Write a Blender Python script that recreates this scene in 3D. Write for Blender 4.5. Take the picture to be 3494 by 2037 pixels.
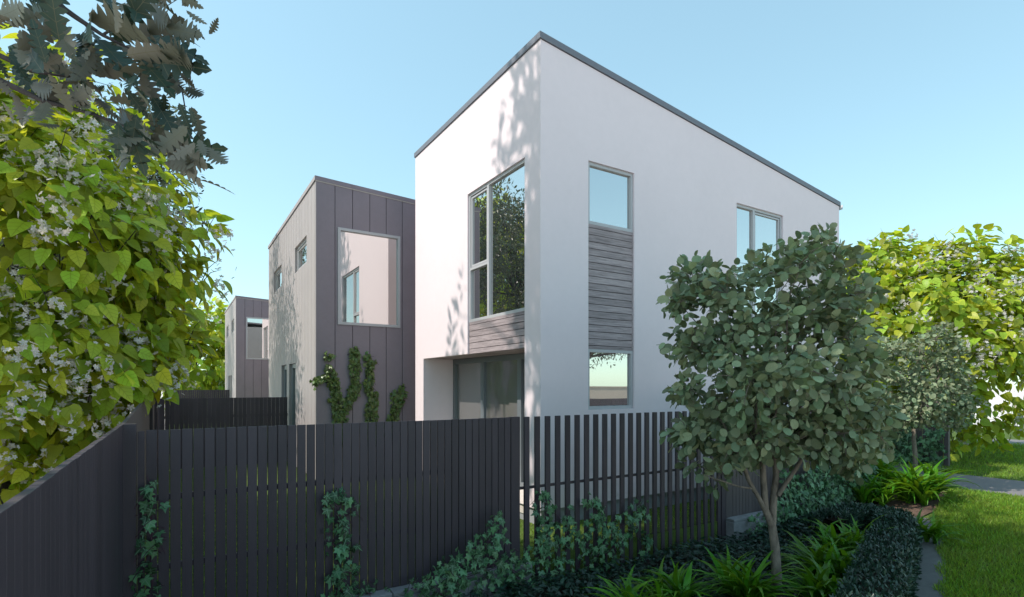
import bpy, math, random
import numpy as np
from mathutils import Vector

for o in list(bpy.data.objects): bpy.data.objects.remove(o)
S = bpy.context.scene
C = S.collection
R = math.radians
rng = np.random.default_rng(7)
random.seed(7)

# ------------------------------------------------------------------ camera, sky, sun, exposure
EYE = 1.95
FPX, CX, HZ = 1850.6, 1747.0, 1317.0          # focal length, centre column and horizon row of the view
TH = math.atan2(4730 - CX, FPX); CT, ST = math.cos(TH), math.sin(TH)
cam_d = bpy.data.cameras.new('camera'); cam = bpy.data.objects.new('camera', cam_d); C.objects.link(cam)
cam.location = (0, 0, EYE); cam.rotation_euler = (R(90), 0, -(math.pi/2 - TH))
cam_d.sensor_width = 36; cam_d.lens = FPX/3494*36; cam_d.shift_y = (HZ - 1018.5)/3494
cam_d.clip_start = 0.05; cam_d.clip_end = 2000
S.camera = cam
SUN = Vector((-1.0, 0.31, 1.25)).normalized()
w = bpy.data.worlds.new('World'); S.world = w; w.use_nodes = True
nt = w.node_tree; sky = nt.nodes.new('ShaderNodeTexSky'); sky.sky_type = 'NISHITA'; sky.sun_disc = False
sky.sun_elevation = math.asin(SUN.z); sky.sun_rotation = math.atan2(SUN.x, SUN.y)
sky.air_density = 1.0; sky.dust_density = 0.45; sky.ozone_density = 1.0; sky.altitude = 0
gam = nt.nodes.new('ShaderNodeGamma'); gam.inputs[1].default_value = 0.55      # an even, pale cyan sky
tint = nt.nodes.new('ShaderNodeMixRGB'); tint.blend_type = 'MULTIPLY'; tint.inputs[0].default_value = 1; tint.inputs[2].default_value = (1.05, 1.36, 1.31, 1)
nt.links.new(sky.outputs[0], gam.inputs[0]); nt.links.new(gam.outputs[0], tint.inputs[1]); nt.links.new(tint.outputs[0], nt.nodes['Background'].inputs[0]); nt.nodes['Background'].inputs[1].default_value = 0.15
sd = bpy.data.lights.new('sun', 'SUN'); sd.energy = 2.0; sd.angle = R(0.5); sd.color = (1, 0.93, 0.84)
so = bpy.data.objects.new('sun', sd); C.objects.link(so); so.rotation_euler = SUN.to_track_quat('Z', 'Y').to_euler(); so.location = SUN*60
S.view_settings.view_transform = 'Standard'; S.view_settings.look = 'None'
S.view_settings.exposure = 1.30; S.view_settings.gamma = 1
S.render.engine = 'CYCLES'
S.cycles.max_bounces = 10; S.cycles.transparent_max_bounces = 8

# ------------------------------------------------------------------ view helpers: a pixel of the photograph onto a plane of the place
def ray(px, py):
    l = (px - CX)/FPX
    return CT + ST*l, ST - CT*l, (HZ - py)/FPX
def onX(px, py, X): r = ray(px, py); t = X/r[0]; return Vector((X, t*r[1], EYE + t*r[2]))
def onY(px, py, Y): r = ray(px, py); t = Y/r[1]; return Vector((t*r[0], Y, EYE + t*r[2]))
def atD(px, py, D): r = ray(px, py); return Vector((D*r[0], D*r[1], EYE + D*r[2]))
def depth(P): return P[..., 0]*CT + P[..., 1]*ST

# ------------------------------------------------------------------ materials
def mat(name, base=(0.5,)*3, rough=0.6, spec=0.5, var=0.0, vscale=3.0, vstretch=(1, 1, 1), bump=0.0, bscale=60.0, bstretch=(1, 1, 1), metal=0.0, objvar=0.0, var2=None):
    m = bpy.data.materials.new(name); m.use_nodes = True; n = m.node_tree.nodes; L = m.node_tree.links
    p = n['Principled BSDF']; p.inputs['Roughness'].default_value = rough; p.inputs['Metallic'].default_value = metal
    p.inputs['Specular IOR Level'].default_value = spec
    geo = n.new('ShaderNodeNewGeometry')
    col = n.new('ShaderNodeRGB'); col.outputs[0].default_value = (*base, 1); out = col.outputs[0]
    def noise(scale, stretch, detail=6):
        mp = n.new('ShaderNodeMapping'); mp.inputs['Scale'].default_value = stretch
        L.new(geo.outputs['Position'], mp.inputs['Vector'])
        t = n.new('ShaderNodeTexNoise'); t.inputs['Scale'].default_value = scale; t.inputs['Detail'].default_value = detail
        t.inputs['Roughness'].default_value = 0.65
        L.new(mp.outputs[0], t.inputs['Vector']); return t
    def scale_val(out, fac_socket, lo, hi):
        mr = n.new('ShaderNodeMapRange'); mr.inputs['From Min'].default_value = 0.25; mr.inputs['From Max'].default_value = 0.75
        mr.inputs['To Min'].default_value = lo; mr.inputs['To Max'].default_value = hi
        L.new(fac_socket, mr.inputs['Value'])
        mx = n.new('ShaderNodeMixRGB'); mx.blend_type = 'MULTIPLY'; mx.inputs[0].default_value = 1
        L.new(out, mx.inputs[1]); L.new(mr.outputs[0], mx.inputs[2]); return mx.outputs[0]
    if var: out = scale_val(out, noise(vscale, vstretch).outputs['Fac'], 1 - var, 1 + var)
    if var2: out = scale_val(out, noise(var2[1], var2[2] if len(var2) > 2 else (1, 1, 1), 3).outputs['Fac'], 1 - var2[0], 1 + var2[0])
    if objvar:
        oi = n.new('ShaderNodeObjectInfo'); mr = n.new('ShaderNodeMapRange'); mr.inputs['To Min'].default_value = 1 - objvar; mr.inputs['To Max'].default_value = 1 + objvar
        L.new(oi.outputs['Random'], mr.inputs['Value'])
        mx = n.new('ShaderNodeMixRGB'); mx.blend_type = 'MULTIPLY'; mx.inputs[0].default_value = 1
        L.new(out, mx.inputs[1]); L.new(mr.outputs[0], mx.inputs[2]); out = mx.outputs[0]
    L.new(out, p.inputs['Base Color'])
    if bump:
        b = n.new('ShaderNodeBump'); b.inputs['Strength'].default_value = bump; b.inputs['Distance'].default_value = 0.01
        L.new(noise(bscale, bstretch).outputs['Fac'], b.inputs['Height']); L.new(b.outputs[0], p.inputs['Normal'])
    return m

def leaf_mat(name, base, trans, tfac=0.4, rough=0.45, spec=0.35, var=0.35, hue=0.03, vein=None, vein_w=0.02, ivy=False, back=None, patch=0.0):
    """leaf: two-sided, lets light through; colour differs from leaf to leaf; a midrib from the leaf's own coordinates"""
    m = bpy.data.materials.new(name); m.use_nodes = True; n = m.node_tree.nodes; L = m.node_tree.links
    p = n['Principled BSDF']; outp = n['Material Output']
    p.inputs['Roughness'].default_value = rough; p.inputs['Specular IOR Level'].default_value = spec
    geo = n.new('ShaderNodeNewGeometry'); oi = n.new('ShaderNodeObjectInfo')
    add = n.new('ShaderNodeMath'); add.operation = 'ADD'; L.new(geo.outputs['Random Per Island'], add.inputs[0]); L.new(oi.outputs['Random'], add.inputs[1])
    fr = n.new('ShaderNodeMath'); fr.operation = 'FRACT'; L.new(add.outputs[0], fr.inputs[0])
    f2 = n.new('ShaderNodeMath'); f2.operation = 'MULTIPLY'; f2.inputs[1].default_value = 7.31; L.new(fr.outputs[0], f2.inputs[0])
    f3 = n.new('ShaderNodeMath'); f3.operation = 'FRACT'; L.new(f2.outputs[0], f3.inputs[0])
    def chain(c):
        rgb = n.new('ShaderNodeRGB'); rgb.outputs[0].default_value = (*c, 1)
        hs = n.new('ShaderNodeHueSaturation'); L.new(rgb.outputs[0], hs.inputs['Color'])
        a = n.new('ShaderNodeMapRange'); a.inputs['To Min'].default_value = 0.5 - hue; a.inputs['To Max'].default_value = 0.5 + hue; L.new(f3.outputs[0], a.inputs['Value']); L.new(a.outputs[0], hs.inputs['Hue'])
        v = n.new('ShaderNodeMapRange'); v.inputs['To Min'].default_value = 1 - var; v.inputs['To Max'].default_value = 1 + var; L.new(fr.outputs[0], v.inputs['Value']); L.new(v.outputs[0], hs.inputs['Value'])
        return hs.outputs[0]
    cb = chain(base)
    if back:
        mx = n.new('ShaderNodeMixRGB'); L.new(geo.outputs['Backfacing'], mx.inputs[0]); L.new(cb, mx.inputs[1]); L.new(chain(back), mx.inputs[2]); cb = mx.outputs[0]
    if vein:
        at = n.new('ShaderNodeAttribute'); at.attribute_name = 'leafco'
        sx = n.new('ShaderNodeSeparateXYZ'); L.new(at.outputs['Vector'], sx.inputs[0])
        ab = n.new('ShaderNodeMath'); ab.operation = 'ABSOLUTE'; L.new(sx.outputs[0], ab.inputs[0])
        def line(sock):
            mr = n.new('ShaderNodeMapRange'); mr.inputs['From Min'].default_value = vein_w*0.4; mr.inputs['From Max'].default_value = vein_w*1.4
            mr.inputs['To Min'].default_value = 1; mr.inputs['To Max'].default_value = 0; L.new(sock, mr.inputs['Value']); return mr.outputs[0]
        k = line(ab.outputs[0])
        slopes = ((0.28, 0.9), (-0.25, 0.55)) if ivy else ((0.75, 0.0),)
        # side veins: |(|x|*s - (y - y0))|
        if ivy: specs = [(0.34, 0.22), (-0.28, 0.16)]
        else: specs = [(0.8, 0.12), (0.8, 0.36), (0.8, 0.58)]
        for s, y0 in specs:
            mu = n.new('ShaderNodeMath'); mu.operation = 'MULTIPLY_ADD'; mu.inputs[1].default_value = s; mu.inputs[2].default_value = y0; L.new(ab.outputs[0], mu.inputs[0])
            sb = n.new('ShaderNodeMath'); sb.operation = 'SUBTRACT'; L.new(mu.outputs[0], sb.inputs[0]); L.new(sx.outputs[1], sb.inputs[1])
            a2 = n.new('ShaderNodeMath'); a2.operation = 'ABSOLUTE'; L.new(sb.outputs[0], a2.inputs[0])
            mxm = n.new('ShaderNodeMath'); mxm.operation = 'MAXIMUM'; L.new(k, mxm.inputs[0]); L.new(line(a2.outputs[0]), mxm.inputs[1]); k = mxm.outputs[0]
        mx = n.new('ShaderNodeMixRGB'); L.new(k, mx.inputs[0]); L.new(cb, mx.inputs[1]); mx.inputs[2].default_value = (*vein, 1); cb = mx.outputs[0]
    if patch:
        tn = n.new('ShaderNodeTexNoise'); tn.inputs['Scale'].default_value = 1.7; tn.inputs['Detail'].default_value = 5; tn.inputs['Roughness'].default_value = 0.6; L.new(geo.outputs['Position'], tn.inputs['Vector'])
        pr = n.new('ShaderNodeMapRange'); pr.inputs['From Min'].default_value = 0.35; pr.inputs['From Max'].default_value = 0.68; pr.inputs['To Min'].default_value = 0; pr.inputs['To Max'].default_value = patch; L.new(tn.outputs['Fac'], pr.inputs['Value'])
        px_ = n.new('ShaderNodeMixRGB'); L.new(pr.outputs[0], px_.inputs[0]); L.new(cb, px_.inputs[1]); px_.inputs[2].default_value = (0.26, 0.25, 0.075, 1); cb = px_.outputs[0]
    L.new(cb, p.inputs['Base Color'])
    tr = n.new('ShaderNodeBsdfTranslucent'); L.new(chain(trans), tr.inputs['Color'])
    ms = n.new('ShaderNodeMixShader'); ms.inputs[0].default_value = tfac
    L.new(p.outputs[0], ms.inputs[1]); L.new(tr.outputs[0], ms.inputs[2]); L.new(ms.outputs[0], outp.inputs['Surface'])
    return m

def glass_mat(name, refl, body, tint=(0.9, 0.95, 1.0), rough=0.0):
    """coated window glass: mostly mirrors, the rest is the dim room behind it"""
    m = bpy.data.materials.new(name); m.use_nodes = True; n = m.node_tree.nodes; L = m.node_tree.links
    p = n['Principled BSDF']; p.inputs['Base Color'].default_value = (*body, 1); p.inputs['Roughness'].default_value = 0.4
    g = n.new('ShaderNodeBsdfGlossy'); g.inputs['Color'].default_value = (*tint, 1); g.inputs['Roughness'].default_value = rough
    lw = n.new('ShaderNodeLayerWeight'); lw.inputs['Blend'].default_value = 0.35
    mr = n.new('ShaderNodeMapRange'); mr.inputs['To Min'].default_value = refl; mr.inputs['To Max'].default_value = 1.0; L.new(lw.outputs['Fresnel'], mr.inputs['Value'])
    geo = n.new('ShaderNodeNewGeometry'); t = n.new('ShaderNodeTexNoise'); t.inputs['Scale'].default_value = 1.3; L.new(geo.outputs['Position'], t.inputs['Vector'])
    b = n.new('ShaderNodeBump'); b.inputs['Strength'].default_value = 0.02; b.inputs['Distance'].default_value = 0.02; L.new(t.outputs['Fac'], b.inputs['Height']); L.new(b.outputs[0], g.inputs['Normal'])
    ms = n.new('ShaderNodeMixShader'); L.new(mr.outputs[0], ms.inputs[0]); L.new(p.outputs[0], ms.inputs[1]); L.new(g.outputs[0], ms.inputs[2])
    L.new(ms.outputs[0], n['Material Output'].inputs['Surface']); return m

def timber_mat(name, base):
    m = mat(name, base, 0.75, 0.25, 0.0); n = m.node_tree.nodes; L = m.node_tree.links; p = n['Principled BSDF']
    geo = n.new('ShaderNodeNewGeometry'); oi = n.new('ShaderNodeObjectInfo')
    off = n.new('ShaderNodeVectorMath'); off.operation = 'MULTIPLY_ADD'; off.inputs[1].default_value = (1.2, 1.2, 22); L.new(geo.outputs['Position'], off.inputs[0])
    cb = n.new('ShaderNodeCombineXYZ'); mu = n.new('ShaderNodeMath'); mu.operation = 'MULTIPLY'; mu.inputs[1].default_value = 40; L.new(oi.outputs['Random'], mu.inputs[0])
    L.new(mu.outputs[0], cb.inputs[0]); L.new(mu.outputs[0], cb.inputs[2]); L.new(cb.outputs[0], off.inputs[2])
    t = n.new('ShaderNodeTexNoise'); t.inputs['Scale'].default_value = 2.2; t.inputs['Detail'].default_value = 8; t.inputs['Roughness'].default_value = 0.7; t.inputs['Distortion'].default_value = 0.6
    L.new(off.outputs[0], t.inputs['Vector'])
    cr = n.new('ShaderNodeValToRGB'); e = cr.color_ramp.elements
    e[0].position = 0.3; e[0].color = tuple(v*0.55 for v in base) + (1,); e[1].position = 0.68; e[1].color = tuple(min(1, v*1.35) for v in base) + (1,)
    L.new(t.outputs['Fac'], cr.inputs[0])
    mr = n.new('ShaderNodeMapRange'); mr.inputs['To Min'].default_value = 0.85; mr.inputs['To Max'].default_value = 1.15; L.new(oi.outputs['Random'], mr.inputs['Value'])
    mx = n.new('ShaderNodeMixRGB'); mx.blend_type = 'MULTIPLY'; mx.inputs[0].default_value = 1; L.new(cr.outputs[0], mx.inputs[1]); L.new(mr.outputs[0], mx.inputs[2])
    L.new(mx.outputs[0], p.inputs['Base Color'])
    b = n.new('ShaderNodeBump'); b.inputs['Strength'].default_value = 0.25; b.inputs['Distance'].default_value = 0.004; L.new(t.outputs['Fac'], b.inputs['Height']); L.new(b.outputs[0], p.inputs['Normal'])
    return m

M = {}
M['stucco'] = mat('white_render', (0.81, 0.69, 0.72), 0.85, 0.2, 0.025, 0.7, bump=0.12, bscale=140, var2=(0.015, 9))
M['roof'] = mat('roof_metal', (0.165, 0.17, 0.20), 0.5, 0.4, 0.05, 3)
M['plinth'] = mat('plinth_concrete', (0.30, 0.31, 0.33), 0.9, 0.2, 0.08, 6, bump=0.2)
M['frame'] = mat('grey_aluminium', (0.46, 0.45, 0.47), 0.42, 0.5, 0.03, 4)
M['door_frame'] = mat('slate_aluminium', (0.16, 0.18, 0.20), 0.4, 0.5, 0.04, 4)
M['timber'] = timber_mat('weathered_timber', (0.36, 0.295, 0.305))
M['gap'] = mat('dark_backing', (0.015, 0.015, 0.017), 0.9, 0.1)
M['panel'] = mat('brown_panel', (0.245, 0.205, 0.235), 0.55, 0.35, 0.06, 2, bump=0.04, bscale=120, var2=(0.03, 14))
M['board'] = mat('pale_cladding', (0.375, 0.335, 0.335), 0.6, 0.3, 0.04, 2.5, objvar=0.03)
M['flash'] = mat('pale_flashing', (0.5, 0.46, 0.44), 0.5, 0.4)
M['fence'] = mat('charcoal_fence_paint', (0.060, 0.046, 0.056), 0.5, 0.4, 0.16, 5, (1, 1, 0.25), 0.15, 90, (1, 1, 0.1), objvar=0.16)
M['fence_b'] = mat('brown_fence_paint', (0.10, 0.082, 0.085), 0.5, 0.4, 0.10, 5, (1, 1, 0.25), 0.1, 90, (1, 1, 0.1), objvar=0.07)
M['block'] = mat('concrete_block', (0.25, 0.25, 0.26), 0.9, 0.15, 0.18, 8, bump=0.6, bscale=45, objvar=0.12)
M['glass'] = glass_mat('mirror_glass', 0.72, (0.03, 0.035, 0.04), (0.90, 0.88, 0.86))
M['door_glass'] = glass_mat('door_glass', 0.16, (0.17, 0.16, 0.155))
M['bark'] = mat('pale_bark', (0.20, 0.165, 0.135), 0.9, 0.15, 0.6, 20, (1, 1, 0.35), 0.9, 40, (1, 1, 0.4))
M['bark_d'] = mat('dark_bark', (0.06, 0.05, 0.05), 0.9, 0.15, 0.4, 14, (1, 1, 0.35), 0.9, 40, (1, 1, 0.4))
M['stem'] = mat('purple_stem', (0.07, 0.03, 0.045), 0.7, 0.3, 0.2, 30)
M['concrete'] = mat('pale_concrete', (0.64, 0.58, 0.53), 0.9, 0.2, 0.06, 1.1, bump=0.15, bscale=80, var2=(0.04, 0.15))
M['path'] = mat('grey_path_concrete', (0.20, 0.185, 0.185), 0.9, 0.2, 0.08, 1.5, bump=0.2, bscale=90)
M['paver'] = mat('dark_asphalt', (0.10, 0.10, 0.11), 0.9, 0.2, 0.12, 12, bump=0.4, bscale=160)
M['strip'] = mat('edging_concrete', (0.13, 0.13, 0.125), 0.9, 0.2, 0.15, 10, bump=0.3)
M['soil'] = mat('dark_soil', (0.035, 0.028, 0.022), 0.95, 0.1, 0.4, 10, bump=0.8, bscale=30)
M['turf'] = mat('turf', (0.085, 0.125, 0.03), 0.95, 0.1, 0.35, 1.6, bump=0.8, bscale=60, var2=(0.3, 40))
M['catalpa'] = leaf_mat('catalpa_leaf', (0.34, 0.43, 0.040), (0.55, 0.62, 0.03), 0.40, 0.42, 0.3, 0.42, 0.035, vein=(0.17, 0.22, 0.02), vein_w=0.014)
M['round'] = leaf_mat('round_leaf', (0.205, 0.255, 0.150), (0.25, 0.29, 0.09), 0.22, 0.48, 0.3, 0.5, 0.05, vein=(0.20, 0.22, 0.12), vein_w=0.010)
M['oak'] = leaf_mat('oak_leaf', (0.032, 0.062, 0.046), (0.10, 0.10, 0.03), 0.12, 0.45, 0.4, 0.3, 0.03, vein=(0.13, 0.12, 0.075), vein_w=0.005, back=(0.135, 0.128, 0.100))
M['small'] = leaf_mat('small_leaf', (0.075, 0.095, 0.05), (0.10, 0.13, 0.03), 0.25, 0.45, 0.4, 0.3, 0.03, back=(0.12, 0.12, 0.09))
M['ivy'] = leaf_mat('ivy_leaf', (0.078, 0.185, 0.075), (0.03, 0.10, 0.03), 0.12, 0.4, 0.35, 0.7, 0.03, vein=(0.20, 0.32, 0.20), vein_w=0.022, ivy=True)
M['ivy_s'] = leaf_mat('sunny_ivy_leaf', (0.115, 0.175, 0.045), (0.09, 0.14, 0.02), 0.15, 0.4, 0.5, 0.5, 0.04, vein=(0.16, 0.21, 0.07), vein_w=0.022, ivy=True)  # lighter, yellower copy of the ivy leaf, sunlight put into its colour
M['cover'] = leaf_mat('ground_cover_leaf', (0.013, 0.042, 0.026), (0.02, 0.06, 0.02), 0.12, 0.4, 0.5, 0.5, 0.03)
M['hedge'] = leaf_mat('hedge_leaf', (0.026, 0.060, 0.040), (0.02, 0.06, 0.02), 0.12, 0.35, 0.55, 0.5, 0.03)
M['blade'] = leaf_mat('strap_leaf', (0.080, 0.225, 0.012), (0.19, 0.36, 0.010), 0.30, 0.38, 0.4, 0.35, 0.02)
M['grass'] = leaf_mat('grass_blade', (0.165, 0.30, 0.028), (0.30, 0.45, 0.02), 0.30, 0.5, 0.3, 0.5, 0.03, patch=0.45)
M['petal'] = leaf_mat('white_petal', (0.66, 0.62, 0.60), (0.55, 0.5, 0.45), 0.3, 0.6, 0.2, 0.12, 0.0)

# ------------------------------------------------------------------ object helpers
WL = {}
def link(o, parent=None, loc=(0, 0, 0)):
    C.objects.link(o); loc = Vector(loc); WL[o.name] = loc
    if parent is not None:
        o.parent = parent; o.location = loc - WL[parent.name]
    else: o.location = loc
    return o
def tag(o, label=None, cat=None, group=None, kind=None):
    if label: o['label'] = label
    if cat: o['category'] = cat
    if group: o['group'] = group
    if kind: o['kind'] = kind
    return o
def thing(name, loc, label, cat, group=None):
    o = bpy.data.objects.new(name, None); o.empty_display_size = 0.2
    return tag(link(o, None, loc), label, cat, group)

class MB:
    """collects faces in place coordinates; build() makes one mesh object"""
    def __init__(s): s.v = []; s.f = []; s.sm = False
    def add(s, vs, fs):
        b = len(s.v); s.v += [tuple(v) for v in vs]; s.f += [tuple(i + b for i in f) for f in fs]; return s
    def box(s, x0, x1, y0, y1, z0, z1):
        return s.add([(x0, y0, z0), (x1, y0, z0), (x1, y1, z0), (x0, y1, z0), (x0, y0, z1), (x1, y0, z1), (x1, y1, z1), (x0, y1, z1)],
                     [(0, 3, 2, 1), (4, 5, 6, 7), (0, 1, 5, 4), (1, 2, 6, 5), (2, 3, 7, 6), (3, 0, 4, 7)])
    def pbox(s, pl, n0, n1, u0, u1, z0, z1):
        return s.box(n0, n1, u0, u1, z0, z1) if pl == 'X' else s.box(u0, u1, n0, n1, z0, z1)
    def hexa(s, p): return s.add(p, [(0, 3, 2, 1), (4, 5, 6, 7), (0, 1, 5, 4), (1, 2, 6, 5), (2, 3, 7, 6), (3, 0, 4, 7)])
    def tube(s, pts, rad, n=7, cap=True):
        pts = [Vector(p) for p in pts]; b = len(s.v); up = Vector((0.13, 0.9, 0.4))
        for i, p in enumerate(pts):
            t = (pts[min(i+1, len(pts)-1)] - pts[max(i-1, 0)]).normalized()
            x = t.cross(up).normalized(); y = t.cross(x)
            for k in range(n):
                a = 2*math.pi*k/n; s.v.append(tuple(p + (x*math.cos(a) + y*math.sin(a))*rad[i]))
        for i in range(len(pts)-1):
            for k in range(n):
                k2 = (k+1) % n; s.f.append((b+i*n+k, b+i*n+k2, b+(i+1)*n+k2, b+(i+1)*n+k))
        if cap: s.f.append(tuple(b+(len(pts)-1)*n+k for k in range(n)))
        s.sm = True; return s
    def build(s, name, m, parent=None, loc=None):
        if loc is None: loc = WL[parent.name] if parent is not None else Vector((0, 0, 0))
        loc = Vector(loc)
        me = bpy.data.meshes.new(name); me.from_pydata([(a-loc.x, b-loc.y, c-loc.z) for a, b, c in s.v], [], s.f)
        me.materials.append(m)
        if s.sm: me.polygons.foreach_set('use_smooth', [True]*len(me.polygons))
        me.update(); return link(bpy.data.objects.new(name, me), parent, loc)
def base_of(x, y, z): return Vector((x, y, z))
def struct(name, mb, m): return tag(mb.build(name, m), kind='structure')

def shared_box(name, sx, sy, sz, m, bev=0.0):
    """a board/slat/block mesh with its origin at the bottom centre and slightly eased edges"""
    me = bpy.data.meshes.new(name)
    if bev:
        import bmesh
        bm = bmesh.new(); bmesh.ops.create_cube(bm, size=1)
        for v in bm.verts: v.co = Vector((v.co.x*sx, v.co.y*sy, (v.co.z+0.5)*sz))
        bmesh.ops.bevel(bm, geom=bm.edges[:], offset=bev, segments=1, affect='EDGES'); bm.to_mesh(me); bm.free()
    else:
        mb = MB().box(-sx/2, sx/2, -sy/2, sy/2, 0, sz); me.from_pydata(mb.v, [], mb.f)
    me.materials.append(m); return me
def inst(name, me, parent, loc, rot=(0, 0, 0), scale=(1, 1, 1)):
    o = bpy.data.objects.new(name, me); link(o, parent, loc); o.rotation_euler = rot; o.scale = scale; return o

# ------------------------------------------------------------------ leaf templates: axis +y, face +z
def strip_leaf(half, fold=0.22, droop=0.18):
    v = []; f = []; n = len(half)
    def z(x, y): return fold*abs(x) - droop*y*y
    for x, y in half: v.append((0, y, z(0, y)))
    idx = {}
    for sgn in (1, -1):
        for i, (x, y) in enumerate(half):
            if x > 0: idx[(sgn, i)] = len(v); v.append((sgn*x, y, z(x, y)))
            else: idx[(sgn, i)] = i
        for i in range(n-1):
            q = [i, idx[(sgn, i)], idx[(sgn, i+1)], i+1]
            if sgn < 0: q = q[::-1]
            q = [a for k, a in enumerate(q) if a not in q[:k]]
            for k in range(1, len(q)-1): f.append((q[0], q[k], q[k+1]))
    return np.array(v), np.array(f)
HEART = strip_leaf([(0, 0.02), (0.19, -0.05), (0.34, 0.05), (0.41, 0.24), (0.34, 0.52), (0.16, 0.82), (0, 1.02)])
ROUND = strip_leaf([(0, 0), (0.17, 0.08), (0.33, 0.28), (0.37, 0.55), (0.27, 0.86), (0, 1.0)], 0.18, 0.15)
LANCE = strip_leaf([(0, 0), (0.14, 0.25), (0.17, 0.5), (0.09, 0.8), (0, 1.0)], 0.2, 0.15)
def oak_half():
    h = [(0, 0), (0.03, 0.05)]
    for y, o in ((0.15, 0.14), (0.29, 0.22), (0.44, 0.28), (0.59, 0.27), (0.73, 0.20), (0.85, 0.12)):
        h += [(0.075 if y < 0.8 else 0.05, y-0.072), (o*0.62, y-0.03), (o*0.86, y+0.03), (o*0.70, y+0.056)]
    return h + [(0.05, 0.925), (0.06, 0.96), (0, 1.03)]
OAK = strip_leaf(oak_half(), 0.18, 0.2)
TUFT = strip_leaf([(0, 0), (0.2, 0.4), (0, 1.0)], 0.2, 0.1)
def ivy_leaf():
    half = [(0, 0.06), (0.16, -0.08), (0.40, -0.02), (0.30, 0.22), (0.50, 0.46), (0.20, 0.50), (0.0, 1.0)]
    out = half + [(-x, y) for x, y in half[-2:0:-1]]
    v = [(0, 0.3, 0.0)] + [(x, y, -0.10*abs(x) - 0.12*max(0, y-0.3) + (0.03 if i % 2 else -0.03)) for i, (x, y) in enumerate(out)]
    n = len(out); f = [(0, 1+i, 1+(i+1) % n) for i in range(n)]
    return np.array(v), np.array(f)
IVY = ivy_leaf()
def flower():
    v = []; f = []
    for k in range(5):
        a = k*2*math.pi/5; c, s = math.cos(a), math.sin(a); b = len(v)
        for x, y, z in ((0, 0, 0), (0.32, 0.55, 0.22), (0, 1, 0.15), (-0.32, 0.55, 0.22)):
            v.append((x*c - y*s, x*s + y*c, z))
        f += [(b, b+1, b+2), (b, b+2, b+3)]
    return np.array(v, float), np.array(f)
FLOWER = flower()

def unit(a): return a/np.maximum(np.linalg.norm(a, axis=-1, keepdims=True), 1e-9)
def frames(d, n):
    d = unit(d); n = unit(n - (n*d).sum(-1, keepdims=True)*d); x = np.cross(d, n); return np.stack([x, d, n], -1)   # columns
def merged(name, tpl, pos, Rm, sc, m, parent, loc):
    tv, tf = tpl; N = len(pos)
    V = np.einsum('nij,kj->nki', Rm, tv)*np.asarray(sc).reshape(-1, 1, 1) + pos[:, None, :] - np.array(loc)
    Fc = (tf[None] + (np.arange(N)*len(tv))[:, None, None]).reshape(-1, 3)
    me = bpy.data.meshes.new(name); V = V.reshape(-1, 3)
    me.vertices.add(len(V)); me.vertices.foreach_set('co', V.astype(np.float32).ravel())
    me.loops.add(Fc.size); me.loops.foreach_set('vertex_index', Fc.astype(np.int32).ravel())
    me.polygons.add(len(Fc)); me.polygons.foreach_set('loop_start', np.arange(0, Fc.size, 3, dtype=np.int32)); me.polygons.foreach_set('loop_total', np.full(len(Fc), 3, np.int32))
    at = me.attributes.new('leafco', 'FLOAT_VECTOR', 'POINT'); at.data.foreach_set('vector', np.tile(tv, (N, 1)).astype(np.float32).ravel())
    me.polygons.foreach_set('use_smooth', np.ones(len(Fc), bool)) if tpl is not FLOWER else None
    me.materials.append(m); me.update(); me.validate()
    return link(bpy.data.objects.new(name, me), parent, loc)
def single(name, tpl, m):
    tv, tf = tpl; me = bpy.data.meshes.new(name); me.from_pydata(tv.tolist(), [], tf.tolist())
    at = me.attributes.new('leafco', 'FLOAT_VECTOR', 'POINT'); at.data.foreach_set('vector', tv.astype(np.float32).ravel())
    me.polygons.foreach_set('use_smooth', [True]*len(tf)); me.materials.append(m); return me
from mathutils import Matrix
def put_leaves(parent, tpl, pos, Rm, sc, m, nsep, leafname='leaf', foliage='foliage', score=None):
    """the leaves that show largest become single objects, the rest one mesh"""
    base = WL[parent.name]; pos = np.asarray(pos, float); sc = np.asarray(sc, float)
    if score is None:
        D = depth(pos); lat = pos[:, 0]*ST - pos[:, 1]*CT
        px = CX + FPX*lat/np.maximum(D, 0.1); py = HZ - FPX*(pos[:, 2]-EYE)/np.maximum(D, 0.1)
        vis = (D > 0.3) & (px > 0) & (px < 3494) & (py > 0) & (py < 2037)
        score = np.where(vis, sc/np.linalg.norm(pos - np.array([0, 0, EYE]), axis=1), 0)
    order = np.argsort(-score); sep = order[:nsep]; sep = sep[score[sep] > 0]; rest = np.setdiff1d(order, sep)
    if len(sep):
        me = single(leafname, tpl, m)
        for i in sep:
            o = bpy.data.objects.new(leafname, me); C.objects.link(o); o.parent = parent
            o.matrix_local = Matrix.Translation(Vector(pos[i]) - base) @ Matrix(Rm[i].tolist()).to_4x4() @ Matrix.Scale(float(sc[i]), 4)
    if len(rest): tag(merged(foliage, tpl, pos[rest], Rm[rest], sc[rest], m, parent, base), kind='stuff')

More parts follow.
